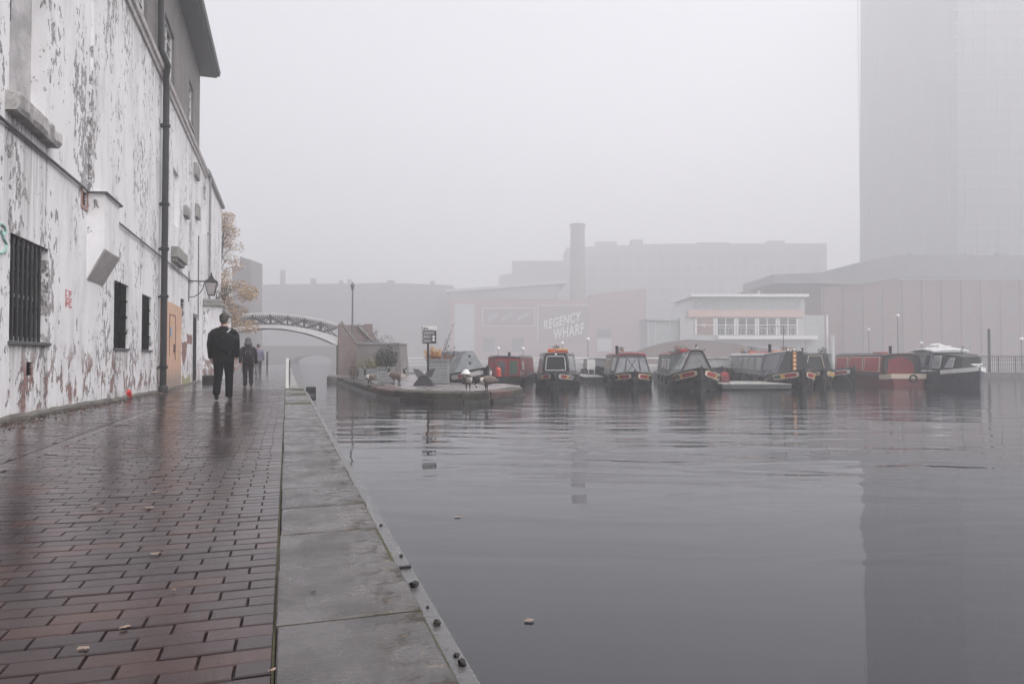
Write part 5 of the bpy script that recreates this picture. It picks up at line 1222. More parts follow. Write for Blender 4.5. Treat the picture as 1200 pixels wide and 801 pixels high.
# --- B5b: dark boat alongside
r = boat_root('dark narrowboat with cream bow panel tucked beside the diamond painted boat', 966, 33.5, HEAD+R(3)); fu = hull(r, 12, .6); bow_panels(r, fu, .12, 1.2, [(.1, .9, YELLOW)], CREAM, .22)
cabin(r, 3.4, 11, M('green_grey_cabin', (.12, .14, .14), .6, .2), GREY, 1.60, .93, .80, windows=[(3.8, 5, .85, 1.35)], wframe=CREAM)
bo_, fr = cratch(r, 1.5, 3.4, .80, .62, 1.55, BTENT, BTENT, .62, .80, 1.56, .1, 1)
MB().tube([tp(fr, -.6, .02, .04), tp(fr, -.5, .95, .04), tp(fr, .5, .95, .04), tp(fr, .6, .02, .04)], .02, 5).build('board_trim', CREAM, bo_)
# --- B6
r = boat_root('grey green narrowboat with an orange hatch and white and red bow panel', 1001, 35.0, R(-15)); fu = hull(r, 7.5, .8); bow_panels(r, fu, .12, 1.9, [(.06, .45, RED), (.5, .95, LGREY)], WHITE, .25)
cabin(r, 2.6, 7.0, M('blue_grey_cabin', (.17, .20, .21), .55, .2), M('blue_grey_roof', (.15, .17, .18), .6), 1.62, .93, .80)
MB().box(-.5, .35, 2.56, 2.598, .95, 1.45).build('orange_hatch', ORANGE, r); MB().box(-.5, .35, 2.555, 2.596, .62, .93).build('cream_panel', CREAM, r)
MB().lathe([(.11, 0), (.12, .25), (.10, .27)], (-.62, 2.2, .60), 10).build('water_can', NAVY, r)
pt = MB(); rnd = random.Random(3); leaves(pt, (.5, 2.9, 1.8), (.28, .25, .2), 90, .09, rnd, shell=0); pt.build('roof_plants', LD, r, fix=False); MB().bbox(.3, .7, 2.8, 3.0, 1.62, 1.74, .02).build('plant_trough', GREY, r)
chimney(r, -.3, 3.6, 1.62, .34)
# --- B7 stern-on red boat
r = boat_root('short boat with red side panels, red stern canopy and cream stern band', 1064.5, 33.6, HEAD-R(2), cat='boat'); 
st7 = [(0, .80, .66, .62), (.25, .95, .9, .58), (.8, 1.02, 1.0, .56), (6, 1.02, 1.0, .56), (7, .6, .5, .62), (7.4, .2, .1, .66)]
rings = [[(-g, y, z), (-w_, y, 0), (-w_*.85, y, -.35), (w_*.85, y, -.35), (w_, y, 0), (g, y, z)] for y, g, w_, z in st7]; MB().loft(rings).build('hull', DRED, r)
MB().loft([[(-g-.02, y-.02, z-.24), (-g-.03, y-.03, z), (g+.03, y-.03, z), (g+.02, y-.02, z-.24)] for y, g, w_, z in st7[:3]]).build('stern_band', CREAM, r)
MB().loft([[(-g-.03, y, z-.10), (-g-.03, y, z), (g+.03, y, z), (g+.03, y, z-.10)] for y, g, w_, z in st7[2:]]).build('gunwale', DGREY, r)
cabin(r, .75, 6.5, DRED, DGREY, 1.58, .95, .86, zb=.57)
MB().prism([(-.92, .60, .58), (-.84, .60, 1.50), (.84, .60, 1.50), (.92, .60, .58)], (0, .14, 0)).build('canopy_frame', BTENT, r)
MB().prism([(-.74, .57, .62), (-.66, .57, 1.30), (-.1, .57, 1.45), (.34, .57, 1.32), (.56, .57, 1.05), (.56, .57, .62)], (0, .028, 0)).build('red_canvas', M('red_canvas', (.20, .025, .03), .8, .3), r)
for (a, b) in ((.95, 2.7), (2.85, 4.6), (4.75, 6.3)):
    for sd in (-1,):
        q_ = [Vector((-.945, a, .68)), Vector((-.945, b, .68)), Vector((-.875, b, 1.46)), Vector((-.875, a, 1.46))]; fo = MB().prism(q_, (-.025, 0, 0)).build('side_panel', CREAM, r)
        c_ = sum(q_, Vector())/4; MB().prism([c_+(v-c_)*.90+Vector((-.026, 0, 0)) for v in q_], (-.012, 0, 0)).build('red_panel', RED, fo)
MB().tube([(.22+.16*math.cos(t*.45), -.02, .40+.16*math.sin(t*.45)) for t in range(15)], .05, 8, cap=False).build('ring_fender', BLK, r)
chimney(r, .2, 2.2, 1.6, .42); roof_clutter(r, [('roof_box', -.45, 1.6, 1.62, .5, .6, .08, RED)])
MB().tube([(-.6, 5, 1.6), (-.5, 4, 1.72), (-.4, 3, 1.6)], .015, 5).build('roof_rail', LGREY, r)
# --- B8 cruiser
r = boat_root('dark blue cabin cruiser with pale blue windows and rounded white roof', 1148, 31.2, R(3), cat='cabin cruiser', name='cabin_cruiser'); r.scale = (.92, .78, 1)
st8 = [(0, .06, .03, .98), (.4, .45, .28, .92), (1.0, .8, .6, .86), (1.8, 1.03, .9, .80), (2.8, 1.1, 1.0, .75), (5.2, 1.08, 1.0, .70), (5.6, 1.0, .95, .70)]
rings = [[(-g, y, z), (-w_-(g-w_)*.3, y, z*.4), (-w_, y, 0), (-w_*.7, y, -.35), (w_*.7, y, -.35), (w_, y, 0), (w_+(g-w_)*.3, y, z*.4), (g, y, z)] for y, g, w_, z in st8]; smooth_by_angle(MB().loft(rings).build('hull', NAVY, r), 35)
MB().loft([[(-g-.025, y, z-.17), (-g-.03, y, z+.02), (g+.03, y, z+.02), (g+.025, y, z-.17)] for y, g, w_, z in st8[:4]]).build('bow_band', WHITE, r)
sec8 = lambda y, w0, w1, z1: [(-w0, y, .78), (-w1, y, z1), (w1, y, z1), (w0, y, .78)]
MB().loft([sec8(.75, .50, .42, 1.45), sec8(1.7, .88, .74, 1.58), sec8(3.0, .92, .80, 1.62)]).build('front_cabin', BTENT, r)
MB().loft([sec8(3.0, .94, .86, 1.72), sec8(5.1, .94, .88, 1.78)]).build('wheelhouse', GREY, r)
rf8 = MB(); rings = []
for y, z in ((2.6, 1.72), (3.0, 1.80), (3.9, 1.88), (5.0, 1.84), (5.5, 1.76)): rings.append([(-.98, y, z-.06), (-.9, y, z), (-.4, y, z+.07), (.4, y, z+.07), (.9, y, z), (.98, y, z-.06), (.4, y, z-.05), (-.4, y, z-.05)])
rf8.loft(rings).build('wheelhouse_roof', M('weathered_white_roof', (.46, .46, .47), .6, .25, 3), r)
for sd in (-1, 1):
    for (a, b, z0, z1, m_) in ((1.15, 1.75, .95, 1.42, CLEAR), (2.0, 2.85, .90, 1.52, CLEAR), (3.15, 3.75, .95, 1.62, BLUE), (3.95, 4.85, .95, 1.62, LGREY)):
        xo = .80 if a < 1.5 else .93
        q_ = [Vector((sd*(xo+.03 if a > 1.5 else .72), a, z0)), Vector((sd*(xo+.03), b, z0)), Vector((sd*(xo-.10), b, z1)), Vector((sd*(xo-.10 if a > 1.5 else .60), a, z1))]
        fo = MB().prism(q_, (sd*.03, 0, 0)).build('window_frame', m_ if m_ in (BLUE,) else LGREY, r); c_ = sum(q_, Vector())/4
        MB().prism([c_+(v-c_)*.82+Vector((sd*.031, 0, 0)) for v in q_], (sd*.008, 0, 0)).build('pane', GLASS if m_ is BLUE else CLEAR, fo)
MB().tube([(-.5, 4.4, 1.9), (-.4, 4.2, 2.05), (0, 4.1, 2.08), (.3, 4.2, 1.98), (.5, 4.4, 1.9)], .05, 8).bbox(-.3, .4, 3.6, 4.0, 1.93, 2.0, .02).build('folded_dinghy', WHITE, r)
MB().tube([(-.1, 1.7, 1.6), (0, 1.5, 2.0)], .03, 6).tube([(-.3, .9, 1.5), (-.3, .9, 2.0), (.2, 1.3, 2.0), (.2, 1.3, 1.6)], .012, 5).build('horn_and_rail', LGREY, r)
MB().tube([(0, .0, 1.0), (-.3, .2, 1.1), (.3, .3, 1.1)], .03, 6).ball((.0, .1, 1.08), .06, 8).build('bow_rail', WHITE, r)
mooring(r, [(-1.0, 3.2, .8), (-1.5, 3.5, .5), (-1.7, 4.2, .9), (-1.2, 4.6, 1.2)])
# --- B0 boat with grey tent behind the island
r = boat_root('grey canvas tented boat with red and white bow panels behind the island', 571.5, 29.4, R(-33)); fu = hull(r, 5.6, 1.0); bow_panels(r, fu, .12, 1.6, [(.06, .4, WHITE), (.42, .7, RED), (.72, .95, WHITE)], LGREY, .24)
bo_, fr = cratch(r, 1.5, 4.1, .92, .20, 1.72, TENT, TENT, .62, .8, 1.62, .15, 1, TENT, ridge=True)
st_ = MB()
for t in (.35, .62, .8):
    for sd in (-1, 1):
        b0 = Vector((sd*.99, 1.5+2.6*t, .60)); b1 = Vector((sd*.26, 1.6+2.6*t, 1.72)); st_.beam(b0, b1, .10, .03)
st_.build('canvas_bands', DGREY, r); disc_ = MB().ball(tp(fr, 0, .80, .05), .06, 8).ball(tp(fr, 0, .5, .03), .09, 8, sq=(1, .3, 1)).build('tent_vents', DGREY, bo_)
# --- B1b stern-on red cabin
r = boat_root('red narrowboat seen from its stern with two framed doors and a gas bottle', 587, 32.6, HEAD); 
st1 = [(0, .62, .5, .50), (.3, .95, .8, .47), (1.0, 1.04, 1.04, .46), (11, 1.04, 1.04, .5), (12.4, .5, .4, .7), (12.8, .1, .05, .8)]
MB().loft([[(-g, y, z), (-w_, y, 0), (-w_*.85, y, -.35), (w_*.85, y, -.35), (w_, y, 0), (g, y, z)] for y, g, w_, z in st1]).build('hull', HULL, r)
cabin(r, 1.5, 11, DRED, DGREY, 1.46, .90, .80, zb=.45, windows=[(2.2, 3.2, .8, 1.2)])
for (a, b) in ((-.40, .12), (.20, .74)):
    dr_ = MB().box(a, b, 1.455, 1.498, .50, 1.32).build('stern_door', RED, r); MB().box(a+.06, b-.06, 1.44, 1.453, .56, 1.26).build('door_panel', GREEN if a > 0 else DGREY, dr_)
MB().lathe([(.12, 0), (.14, .03), (.14, .36), (.10, .42), (.05, .44), (.05, .5)], (-.25, 1.1, .47), 12).build('gas_bottle', M('orange_red_bottle', (.55, .06, .04), .4, .1), r)
MB().ball((.95, 1.2, .62), .05, 8).tube([(.9, .6, .5), (.9, .6, .75), (.9, 1.4, .75)], .014, 5).build('stern_lamp_rail', LGREY, r); chimney(r, .1, 3, 1.5, .2)
# pale boats further back (cabins glimpsed between)
for lab, px, D, m_ in (('pale grey narrowboat low in the water behind the long pontoon', 846, 41, LGREY), ('dull grey narrowboat moored behind the white notice board', 700, 43, GREY)):
    r = boat_root(lab, px, D, HEAD); fu = hull(r, 4.8, .6); cabin(r, 1.6, 4.2, m_, LGREY, 1.35, .9, .8, windows=[(2, 3, .8, 1.15)])

def dress(r, z, y0, y1, seed, fend=(4, 6.5, 9), pole=True):
    rnd = random.Random(seed)
    for y in fend:
        for sd in (-1, 1): MB().tube([(sd*1.09, y, .12), (sd*1.09, y, .17), (sd*1.09, y, .42), (sd*1.09, y, .46)], [.03, .07, .07, .03], 8).tube([(sd*1.09, y, .46), (sd*1.05, y, .62)], .012, 4).build('side_fender', BLK, r)
    if pole: MB().tube([(.35, y0, z+.09), (.30, y1, z+.10)], .025, 6).tube([(.42, y0+.4, z+.09), (.38, y1-1, z+.1)], .02, 6).box(.25, .5, y0+.8, y0+.86, z+.03, z+.08).box(.25, .5, y1-1.4, y1-1.34, z+.03, z+.08).build('boat_pole', M('varnished_pole', (.30, .18, .09), .5), r)
    for i in range(3):
        y = rnd.uniform(y0+.5, y1-.5); x = rnd.uniform(-.45, .1); pt = MB(); pt.lathe([(.09, 0), (.12, .18), (.125, .2)], (x, y, z+.03), 10); po = pt.build('plant_pot', M('terracotta', (.30, .12, .07), .8), r)
        lf = MB(); leaves(lf, (x, y, z+.34), (.17, .17, .14), 46, .07, rnd, shell=0); lf.build('pot_plant', rnd.choice((LD, LY, LR)), po, fix=False)
    y = rnd.uniform(y0+1, y1-1); MB().lump((-.3, y, z+.11), .16, seed, 0, 2, (1.2, 1.6, .6), .12).build('tarpaulin_bundle', rnd.choice((TENT, GTENT, NAVY)), r)
    MB().tube([(-.15, y0+.3, z+.06)]+[(-.15+.16*math.cos(t*.7), y0+.55+.16*math.sin(t*.7), z+.055+t*.004) for t in range(22)], .018, 5).build('rope_coil', M('pale_rope', (0, 0, 0)), r)
    MB().tube([(.3, .45, .93), (.9, -.1, .55), (1.5, .6, .1), (1.75, 1.6, -.05)], .013, 5).build('bow_line', M('pale_rope', (0, 0, 0)), r)
nb_list = [o for o in bpy.data.objects if o.get('category') == 'narrowboat' and not o.parent]
for o in nb_list:
    l_ = o['label']
    if l_.startswith('black narrowboat'): dress(o, 1.62, 4.2, 10.5, 1)
    elif 'three clear windows' in l_: dress(o, 1.58, 5.2, 11, 2)
    elif 'grey canvas tent' in l_ and 'large' in l_: dress(o, 1.62, 7.6, 12, 3)
    elif 'diamond painted plank' in l_: dress(o, 1.58, 8.2, 13.5, 4, (3.6, 6, 9, 12))
    elif 'tucked beside' in l_: dress(o, 1.60, 4.2, 9.5, 5)
    elif 'orange hatch' in l_: dress(o, 1.62, 3.6, 6.4, 6, (3.2, 5), False)

# pontoons
def pontoon(label, pxa, pxb, D0, dep, zt_, m=WOOD, h=.22):
    a = atd(pxa, 430, D0); b_ = atd(pxb, 430, D0); wd = (b_-a).length; t = thing('pontoon', label, 'pontoon', (a.x, a.y, 0), -YAW, 'floating pontoons between the boats'); d = MB(); n_ = max(4, int(wd/.16))
    for i in range(n_): x = wd*i/n_; d.box(x+.004, x+wd/n_-.006, 0, dep, zt_-.04, zt_)
    d.build('decking', m, t); MB().box(.02, wd-.02, .02, dep-.02, zt_-h, zt_-.041).build('float', DGREY, t)
    return t, wd
t, wd = pontoon('low grey timber pontoon in front of the long dark narrowboat', 846, 928, 30.0, 3.4, -.23)
pontoon('small pontoon between the first two narrowboats', 684, 712, 38, 7.5, -.16, h=.45)
# red gas locker on pontoon
q = atd(848, 445, 31.6); rl = thing('red_crate', 'red box on the near end of the grey timber pontoon', 'crate', (q.x+.1, q.y, -.23), -YAW); MB().bbox(-.2, .2, 0, .4, 0, .30, .02).build('box_body', DRED, rl); MB().bbox(-.17, .17, .04, .36, .301, .44, .03).tube([(-.08, .2, .44), (0, .2, .52), (.08, .2, .44)], .02, 6).build('lid', RED, rl)
# white notice board
q = atd(693, 440, 39); nb_ = thing('notice_board', 'blank white board standing on the small pontoon', 'board', (q.x, q.y, -.16), -YAW); k_ = 39/F
MB().bbox(-5*k_, 4.5*k_, -.02, .02, 10*k_-.1, 20*k_, .01).build('panel', WHITE, nb_); MB().box(-4*k_, -4*k_+.06, -.02, .02, 0, 10*k_-.101).box(4*k_-.06, 4*k_, -.02, .02, 0, 10*k_-.101).build('legs_frame', LGREY, nb_)

# railings on the far quay
def railing(label, pxa, pxb, D0, zb, h, mat, step=1.6, pales=False, name='railing'):
    a = atd(pxa, 430, D0); b_ = atd(pxb, 430, D0); wd = (b_-a).length; t = thing(name, label, 'railing', (a.x, a.y, zb), -YAW, 'railings along the far quay'); rl = MB(); ps = MB(); n_ = max(2, round(wd/step))
    rl.tube([(0, 0, h), (wd, 0, h)], .035, 6); rl.tube([(0, 0, h*.5), (wd, 0, h*.5)], .022, 6)
    for i in range(n_+1): x = wd*i/n_; MB().box(x-.03, x+.03, -.03, .03, 0, h).build('post', mat, t)
    if pales:
        m_ = int(wd/.13)
        for i in range(m_): x = wd*i/m_; rl.box(x-.012, x+.012, -.012, .012, .06, h)
    rl.build('rails', mat, t); return t
railing('white tubular railing on the far quay left of the red cabin boat', 473, 560, 46.9, -.1, .95, WHITE)
railing('white tubular railing on the far quay between red cabin boat and first narrowboat', 604, 720, 46.9, -.1, .95, WHITE)
railing('white tubular railing on the far quay behind the tented narrowboat', 722, 850, 46.9, -.1, .95, WHITE)
railing('dark vertical railing on the far quay right of the blue cruiser', 1150, 1290, 47.0, -.1, 1.1, DGREY, 1.2, True)
q = atd(1159.5, 430, 47.4); tag(MB().tube([(0, 0, 0), (0, 0, 2.9)], .09, 8).ball((0, 0, 2.92), .1, 8).build('quay_post', DGREY, None, (q.x, q.y, -.1)), 'tall dark post on the far quay right of the blue cruiser', 'post')
# globe lamps
GLB = mat_glassy('white_globe', (.80, .79, .78), .3, 1)
for i, (px, py, D, lab) in enumerate(((584, 408, 56, 'globe lamp post behind the red cabin boat'), (613, 408.5, 56, 'globe lamp post just right of the red cabin boat'), (659, 402, 52, 'globe lamp post behind the framed window narrowboat'), (689, 397.5, 54, 'globe lamp post left of the red trimmed narrowboat'),
        (1018, 386, 58, 'globe lamp post behind the red panelled boat, left of its chimney'), (1052, 370, 52, 'tallest globe lamp post against the red brick building'), (1080, 402, 55, 'low globe lamp post left of the blue cruiser roof'), (1197, 397, 50, 'globe lamp post at the far right end of the quay'))):
    p = atd(px, py, D); lp = thing('globe_lamp', lab, 'lamp post', (p.x, p.y, -.1), 0, 'globe lamps on the far quay'); h = p.z+.1
    MB().tube([(0, 0, 0), (0, 0, h-.12)], [.05, .03], 8).build('pole', GREY, lp); MB().ball((0, 0, h), .13, 12).build('globe', GLB, lp, smooth=True)

# ================================================================== FAR BUILDINGS
def facade(name, label, cat, poly_px, D, dep, mat, roofmat=None):
    """outline of the wall seen across the basin, at its own distance and full depth"""
    pts = [atd(a, b_, D) for a, b_ in poly_px]; o = pts[0].copy(); t = thing(name, label, cat, (o.x, o.y, 0), -YAW)
    loc = [((p-o).dot(RT), 0, p.z) for p in pts]; MB().prism(loc, (0, dep, 0)).build('wall', mat, t)
    return t, (lambda px, py, y=-.02, DD=D: ((atd(px, py, DD)-o).dot(RT), y, atd(px, py, DD).z))
def fbox(mb, L, x0, x1, y0, y1, f=-.12, b=-.003, m=0):
    a = L(x0, y1); c = L(x1, y0); return mb.box(a[0], c[0], f, b, a[2], c[2], m)
DW = 92*BK
# warehouse with signs
T_, L_ = facade('wharf_warehouse', 'brick wharf warehouse with two painted wall signs under a grey roof', 'building', [(527, 434), (527, 350), (632, 352), (692, 350), (692, 345), (757, 338), (757, 434)], DW, 26, FBRICK)
b = MB(); pr = [L_(522, 339.5, -.5), L_(664, 328.5, -.5), L_(664, 331.5, -.5), L_(522, 342.5, -.5)]; b.prism(pr, (0, 27, 0)); b.build('roof_edge', LGREY, T_)
b = MB(); b.prism([L_(528, 341.5, .3), L_(655, 332, .3), L_(655, 351, .3), L_(528, 349.9, .3)], (0, 25, 0)); b.build('roof_gable', M('grey_cladding', (.22, .21, .21), .7), T_)
for (x0, x1, y0, y1, nm, m_) in ((533, 556, 356, 412, 'glazed_entrance', LGLASS), (700, 716.5, 397, 411.5, 'white_door', LGREY), (700, 716, 386, 395, 'window', GLASS), (566, 580, 396, 412, 'window', GLASS), (600, 614, 396, 412, 'window', GLASS), (644, 652, 405, 416, 'window', GLASS)):
    fbox(MB(), L_, x0, x1, y0, y1).build(nm, m_, T_)
sgn = fbox(MB(), L_, 566, 626, 361.5, 381.5, -.10).build('long_wall_sign', M('sign_maroon', (.13, .075, .08), .7), T_)
fm = MB()
for (x0, x1, y0, y1) in ((565, 627, 360.6, 361.8), (565, 627, 381.3, 382.4), (565, 566.2, 361.8, 381.3), (625.8, 627, 361.8, 381.3)): fbox(fm, L_, x0, x1, y0, y1, -.16, -.101)
fm.build('sign_border', LGREY, sgn)
# worn, unreadable script
rnd = random.Random(4)
for (cx_, n_) in ((577, 4), (593, 4), (611, 5)):
    sw = MB()
    for i in range(n_):
        x_ = cx_-5+i*3; y_ = 374-i*1.6; pts = [Vector(L_(x_+dx, y_+dy, -.13)) for dx, dy in ((0, 3), (.6, -3.4), (1.6, -1), (2.2, 2), (3.2, .2))]; sw.tube(pts, .12, 5)
    sw.build('worn_script', LGREY, sgn)
sg2 = fbox(MB(), L_, 631, 690, 358.5, 401, -.10).build('square_wall_sign', M('sign_dark', (.13, .085, .085), .7), T_)
fm = MB()
for (x0, x1, y0, y1) in ((629.5, 690, 357, 358.4), (629.5, 630.9, 358.4, 400)): fbox(fm, L_, x0, x1, y0, y1, -.16, -.101)
fm.build('sign_border', LGREY, sg2)
def text(body, L_, px, py, wpx, hpx, parent, mat, tilt, shear, D):
    """raised lettering as a mesh, wpx by hpx photo pixels at distance D"""
    cu = bpy.data.curves.new('lettering', 'FONT'); cu.body = body; cu.size = 1; cu.extrude = .02; cu.shear = shear; cu.offset = .022; cu.space_character = 1.1
    o = bpy.data.objects.new('lettering_source', cu); COL.objects.link(o); bpy.context.view_layer.update()
    me = bpy.data.meshes.new_from_object(o.evaluated_get(bpy.context.evaluated_depsgraph_get())); bpy.data.objects.remove(o)
    xs = [v.co.x for v in me.vertices]; ys = [v.co.y for v in me.vertices]; kx = wpx*D/F/(max(xs)-min(xs)); ky = hpx*D/F/(max(ys)-min(ys))
    cx, cy = (max(xs)+min(xs))/2, (max(ys)+min(ys))/2
    for v in me.vertices: x, y = (v.co.x-cx)*kx, (v.co.y-cy)*ky; v.co = (x, -v.co.z*2, y+x*math.tan(tilt))
    me.materials.clear(); me.materials.append(mat); o = bpy.data.objects.new('lettering', me); COL.objects.link(o); o.parent = parent; o.location = L_(px, py, -.16); return o
text('REGENCY', L_, 659, 375.5, 44, 11.5, sg2, WHITE, R(14), .10, DW)
text('WHARF', L_, 666.5, 388.0, 36, 13, sg2, WHITE, R(12), .05, DW)
# brick chimney stack
q = atd(677, 350, 96*BK); top_z = atd(677, 262.5, 96*BK).z; ck = thing('chimney_stack', 'tall round brick chimney rising above the wharf warehouse', 'chimney', (q.x, q.y, 0)); r0 = 9.2*96*BK/F
MB().lathe([(r0*1.06, -.1), (r0*1.02, 6), (r0*.92, top_z-1.0)], (0, 0, 0), 28).build('shaft', GBRICK, ck, smooth=False); MB().lathe([(r0*.94, 0), (r0*1.02, .12), (r0*1.04, .7), (r0*.98, .9), (r0*.8, 1.0)], (0, 0, top_z-1.0), 28).build('crown_ring', DGREY, ck)
# white pub
T_, L_ = facade('waterside_pub', 'white two storey pub with a long row of windows and flat white roof', 'building', [(797, 434), (797, 372), (813, 348), (943, 348), (943, 434)], 124, 13, M('pale_render', (.42, .42, .42), .7, .1, .5))
fbox(MB(), L_, 808, 945, 345, 348, -1.2, 14).build('roof_slab', WHITE, T_)
fbox(MB(), L_, 812, 938, 350, 361, -.1).build('clerestory_glazing', LGLASS, T_)
fbox(MB(), L_, 806, 940, 363.5, 371.5, -.35).build('fascia_band', M('peach_fascia', (.55, .38, .32), .7, .1), T_)
for i in range(5):
    x0 = 815+i*24.3; m_ = M('brown_panel', (.22, .12, .10), .6) if i == 0 else GLASS
    fo = fbox(MB(), L_, x0, x0+22, 373, 392, -.10).build('window', m_, T_)
    fm = MB(); 
    for xx in ((x0-.5, x0+1.2), (x0+20.8, x0+22.5)): fbox(fm, L_, xx[0], xx[1], 373, 392, -.18, -.101)
    fbox(fm, L_, x0+1.2, x0+20.8, 380.5, 381.3, -.16, -.101)
    if i: fbox(fm, L_, x0+10.5, x0+11.3, 373, 392, -.161, -.101)
    fm.build('window_frame', WHITE, fo)
hx = L_(825, 381, -.2); MB().tube([(hx[0]-.25, -.16, hx[2]+.2), (hx[0], -.16, hx[2]-.3), (hx[0]+.25, -.16, hx[2]+.2), (hx[0], -.16, hx[2]+.1), (hx[0]-.25, -.16, hx[2]+.2)], .10, 6).build('heart_motif', WHITE, T_)
fbox(MB(), L_, 838, 953, 393.5, 397.5, -2.0).build('balcony_slab', WHITE, T_)
bl_ = MB(); 
for i in range(24): x_ = 840+i*4.8; fbox(bl_, L_, x_, x_+.4, 384.5, 393.4, -1.95, -1.9)
fbox(bl_, L_, 838, 953, 384, 384.8, -1.96, -1.88); bl_.build('balcony_rail', LGREY, T_)
a = L_(944, 434); c = L_(966, 369); MB().box(a[0]+.02, c[0], .0, 10, -.1, c[2]).build('side_annex', M('pale_grey_render', (.34, .35, .35), .7, .1), T_)
a = L_(960, 394); b_2 = L_(964, 394); 
MB().box(L_(964.6, 1)[0], L_(966.4, 1)[0], -.1, -.003, 0, c[2]).build('annex_trim', WHITE, T_)
MB().lathe([(.35, 0), (.35, L_(969, 394)[2]), (.4, L_(969, 394)[2]+.2)], (L_(969.5, 1)[0], -.6, 0), 10).build('flue_pipe', LGREY, T_)
a = L_(760, 374); MB().box(a[0], L_(796.5, 1)[0], 1, 9, -.1, a[2]).build('glazed_lean_to', LGLASS, T_)
lm_ = MB()
for x_ in (760, 768, 786): fbox(lm_, L_, x_, x_+1.4, 375, 412, .9, .995)
fbox(lm_, L_, 759, 797, 372, 375, .6, 9.2); lm_.build('lean_to_frame', LGREY, T_)
for x_ in (859, 896): MB().lathe([(.25, 0), (.25, 1.2)], (L_(x_, 1)[0], 4, L_(x_, 346)[2]), 8).build('roof_vent', LGREY, T_)
# humped brick bridge
HP = [(735, 436), (735, 418), (755, 408), (780, 401.5), (805, 398.5), (835, 399.5), (865, 403), (895, 408.5), (930, 414), (968, 417), (968, 436)]
T_, L_ = facade('humped_brick_bridge', 'low humped brown brick bridge wall in front of the white pub', 'bridge', HP, 104, 4, M('brown_bridge_brick', (.15, .105, .095), .8, .3, .8))
pts = [L_(a, b_, -.08) for a, b_ in HP[1:-1]]; MB().loft([[Vector(p), Vector(p)+Vector((0, .5, 0)), Vector(p)+Vector((0, .5, .14)), Vector(p)+Vector((0, 0, .14))] for p in pts]).build('bridge_coping', GREY, T_)
DBRICK = mat_brick('far_dark_red_brick', (.15, .065, .065), (.20, .09, .085), (.16, .12, .12))
# red brick building on the right
T_, L_ = facade('red_brick_building', 'wide red brick building with curved grey metal roof on the right', 'building', [(962, 434), (962, 336), (1000, 334), (1050, 325), (1420, 325), (1420, 434)], 142, 12, DBRICK)
RP = [(905, 322), (960, 319.5), (1012, 306), (1050, 299.5), (1420, 299.5)]; RB = [(905, 332), (960, 332), (1003, 334), (1050, 325.5), (1420, 325.5)]
b = MB(); b.loft([[Vector(L_(p[0], p[1], -.6)), Vector(L_(p[0], p[1], 18)), Vector(L_(q[0], q[1], 18)), Vector(L_(q[0], q[1], -.6))] for p, q in zip(RP, RB)]); b.build('metal_roof', M('grey_metal_roof', (.13, .13, .14), .6, .2, .5), T_)
for i in range(9):
    x0 = 1000+i*26
    fo = fbox(MB(), L_, x0, x0+7, 350, 366, -.06).build('window', M('far_window_dark', (.10, .09, .10), .4), T_)
    fbox(MB(), L_, x0, x0+7, 390, 408, -.06).build('window', M('far_window_dark', (0, 0, 0)), T_)
pil = MB()
for i in range(16): x_ = 966+i*23; fbox(pil, L_, x_, x_+1.6, 338 if x_ < 1040 else 327, 433, -.35, -.003)
pil.build('brick_pilasters', DBRICK, T_)
fbox(MB(), L_, 1052, 1418, 326.2, 328.2, -.5, -.36).build('gutter', GREY, T_)
rp_ = MB()
for x_ in (1075, 1140, 1180): a = L_(x_, 299.5); rp_.box(a[0], a[0]+1.6, 2, 4, a[2], a[2]+1.0)
rp_.build('roof_plant', GREY, T_)
fbox(MB(), L_, 905, 961.5, 332.5, 432, 12.1, 22).build('side_wing', DBRICK, T_)
# tower
TD = 188; tx0 = atd(1122, 418, TD); tdep = tx0.dot(RT)*F/407-TD
T_, L_ = facade('tower_block', 'very tall plain tower fading into the fog above the red brick building', 'tower', [(1122, 434), (1122, -200), (1330, -200), (1330, 434)], TD, tdep, M('tower_cladding', (.075, .08, .095), .5, .05, .2))
mu = MB()
for i in range(15): x_ = L_(1128+i*13, 1)[0]; mu.box(x_, x_+.18, -.15, -.003, 0, 142)
for i in range(9): y_ = 2+i*(tdep-4)/8; mu.box(-.15, -.003, y_, y_+.25, 0, 142)
mu.build('mullions', M('tower_mullion', (.16, .16, .175), .5, .05), T_)
fl_ = MB(); fw = (L_(1330, 1)[0])
for k in range(36): zz = 6+k*3.8; fl_.box(.3, fw-.3, -.10, -.004, zz, zz+.5)
fl_.build('floor_bands', M('tower_band', (.13, .135, .15), .5, .05), T_)
# back blocks
T_, L_ = facade('office_block', 'long flat topped block faint in the fog behind the brick chimney', 'building', [(664, 434), (664, 290), (780, 285.5), (969, 285), (969, 434)], 114*BK, 20, M('far_concrete', (.26, .25, .26), .8, .05, .2))
rp_ = MB()
for x_, w__, h__ in ((700, 9, 2.2), (742, 5, 3), (820, 14, 1.8), (905, 7, 2.6)): a = L_(x_, 287); rp_.box(a[0], a[0]+w__, 4, 9, a[2]-.5, a[2]+h__)
rp_.build('roof_plant', M('far_concrete', (0, 0, 0)), T_)
for r_ in range(4):
    for i in range(20): fbox(MB(), L_, 690+i*13.8, 699+i*13.8, 298+r_*13, 305+r_*13, -.08).build('window', M('far_window_faint', (.19, .185, .195), .5), T_)
T_, L_ = facade('stepped_block', 'low stepped block faint in the fog left of the brick chimney', 'building', [(585, 434), (585, 323), (600, 320), (600, 305.5), (668, 305.5), (668, 434)], 108*BK, 8, M('far_concrete', (0, 0, 0)))
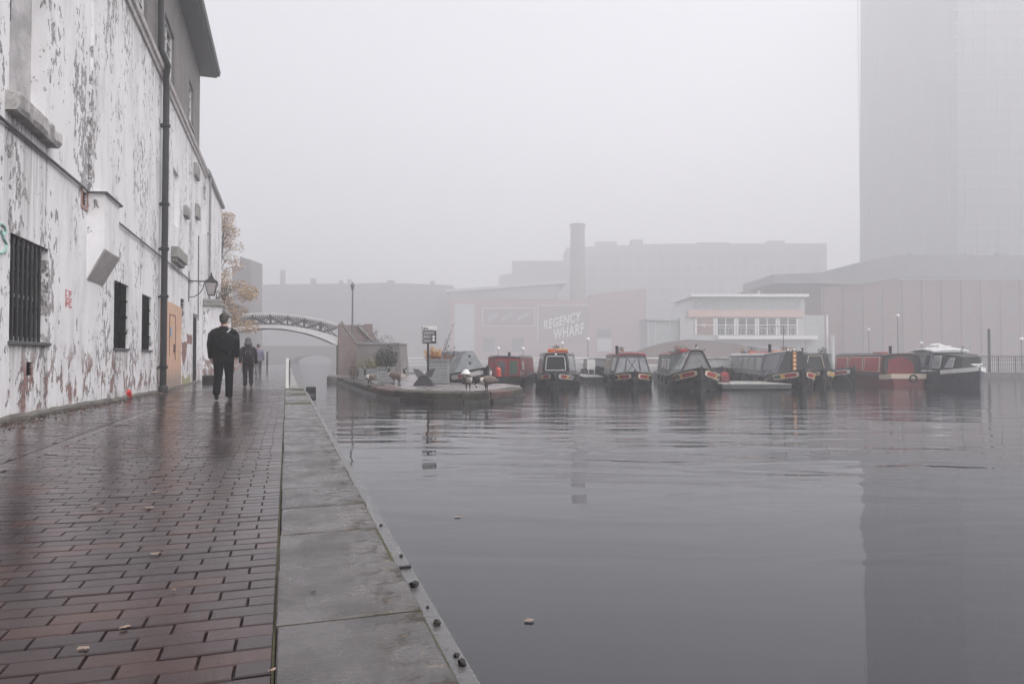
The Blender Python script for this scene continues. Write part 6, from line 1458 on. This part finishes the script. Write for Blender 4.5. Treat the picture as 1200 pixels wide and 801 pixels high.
# left row
T_, L_ = facade('terrace_row', 'long dark terrace with chimneys behind the footbridge', 'building', [(308, 446), (308, 334), (318, 333), (420, 332), (448, 331), (530, 334), (536, 350), (536, 446)], 100*BK, 14, M('far_dark_brick', (.17, .15, .15), .8, .2, .3))
for (x0, x1, y0, hh_) in ((325, 330, 315, 333.5), (361, 367, 325, 333), (395, 399, 327, 333), (405, 409, 326, 333), (452, 460, 327, 333), (503, 508, 328, 334)):
    a = L_(x0, hh_); c = L_(x1, y0); MB().box(a[0], c[0], 3, 4.6, a[2]-.3, c[2]).build('chimney', M('far_dark_brick', (0, 0, 0)), T_)
for i in range(12):
    for r_ in range(2): fbox(MB(), L_, 322+i*17, 328+i*17, 348+r_*26, 360+r_*26, -.06).build('window', M('far_terrace_window', (.13, .12, .125), .5), T_)
# canal arch under the street (a wall with a real opening)
def arch_wall():
    D = 86*1.9; o = atd(296, 418, D); t = thing('canal_tunnel', 'low stone wall pierced by a canal tunnel arch beyond the footbridge', 'tunnel', (o.x, o.y, 0), -YAW)
    X0 = 0; X1 = (atd(470, 418, D)-o).dot(RT); xa = (atd(341, 418, D)-o).dot(RT); xb = (atd(389, 418, D)-o).dot(RT); zc = WATER_Z+.3; r_ = (xb-xa)/2; rz = 1.6; cx_ = (xa+xb)/2
    top = 3.4; n_ = 14; arc = [(cx_-r_*math.cos(math.pi*i/n_), zc+rz*math.sin(math.pi*i/n_)) for i in range(n_+1)]
    mb = MB(); mb.box(X0, xa, 0, 6, -1, top).box(xb, X1, 0, 6, -1, top)
    for (x0, z0), (x1, z1) in zip(arc, arc[1:]): mb.prism([(x0, 0, z0), (x1, 0, z1), (x1, 0, top), (x0, 0, top)], (0, 6, 0))
    mb.build('wall', M('far_dark_brick', (0, 0, 0)), t)
    MB().box(X0, X1, -.1, 6.1, top+.003, top+.2).build('parapet_coping', GREY, t)
arch_wall()
T_, L_ = facade('corner_tower_house', 'taller narrow building with stepped roof left of the terrace', 'building', [(272, 446), (272, 312), (281, 312), (281, 300), (287, 303), (293, 304), (293, 446)], 120, 6, M('far_dark_brick', (0, 0, 0)))

# ================================================================== HAZE
hz = MB().box(-170, 470, -75, 470, -3.4, 168).build('haze', []); struct(hz, None, 'stuff')
hm = bpy.data.materials.new('fog'); hm.use_nodes = True; ht = hm.node_tree; ht.nodes.clear()
pv_ = ht.nodes.new('ShaderNodeVolumePrincipled'); pv_.inputs['Density'].default_value = HAZE_DENSITY; pv_.inputs['Color'].default_value = (.868, .866, .890, 1); pv_.inputs['Anisotropy'].default_value = 0.25
ho = ht.nodes.new('ShaderNodeOutputMaterial'); ht.links.new(pv_.outputs[0], ho.inputs['Volume']); hz.data.materials.clear(); hz.data.materials.append(hm)
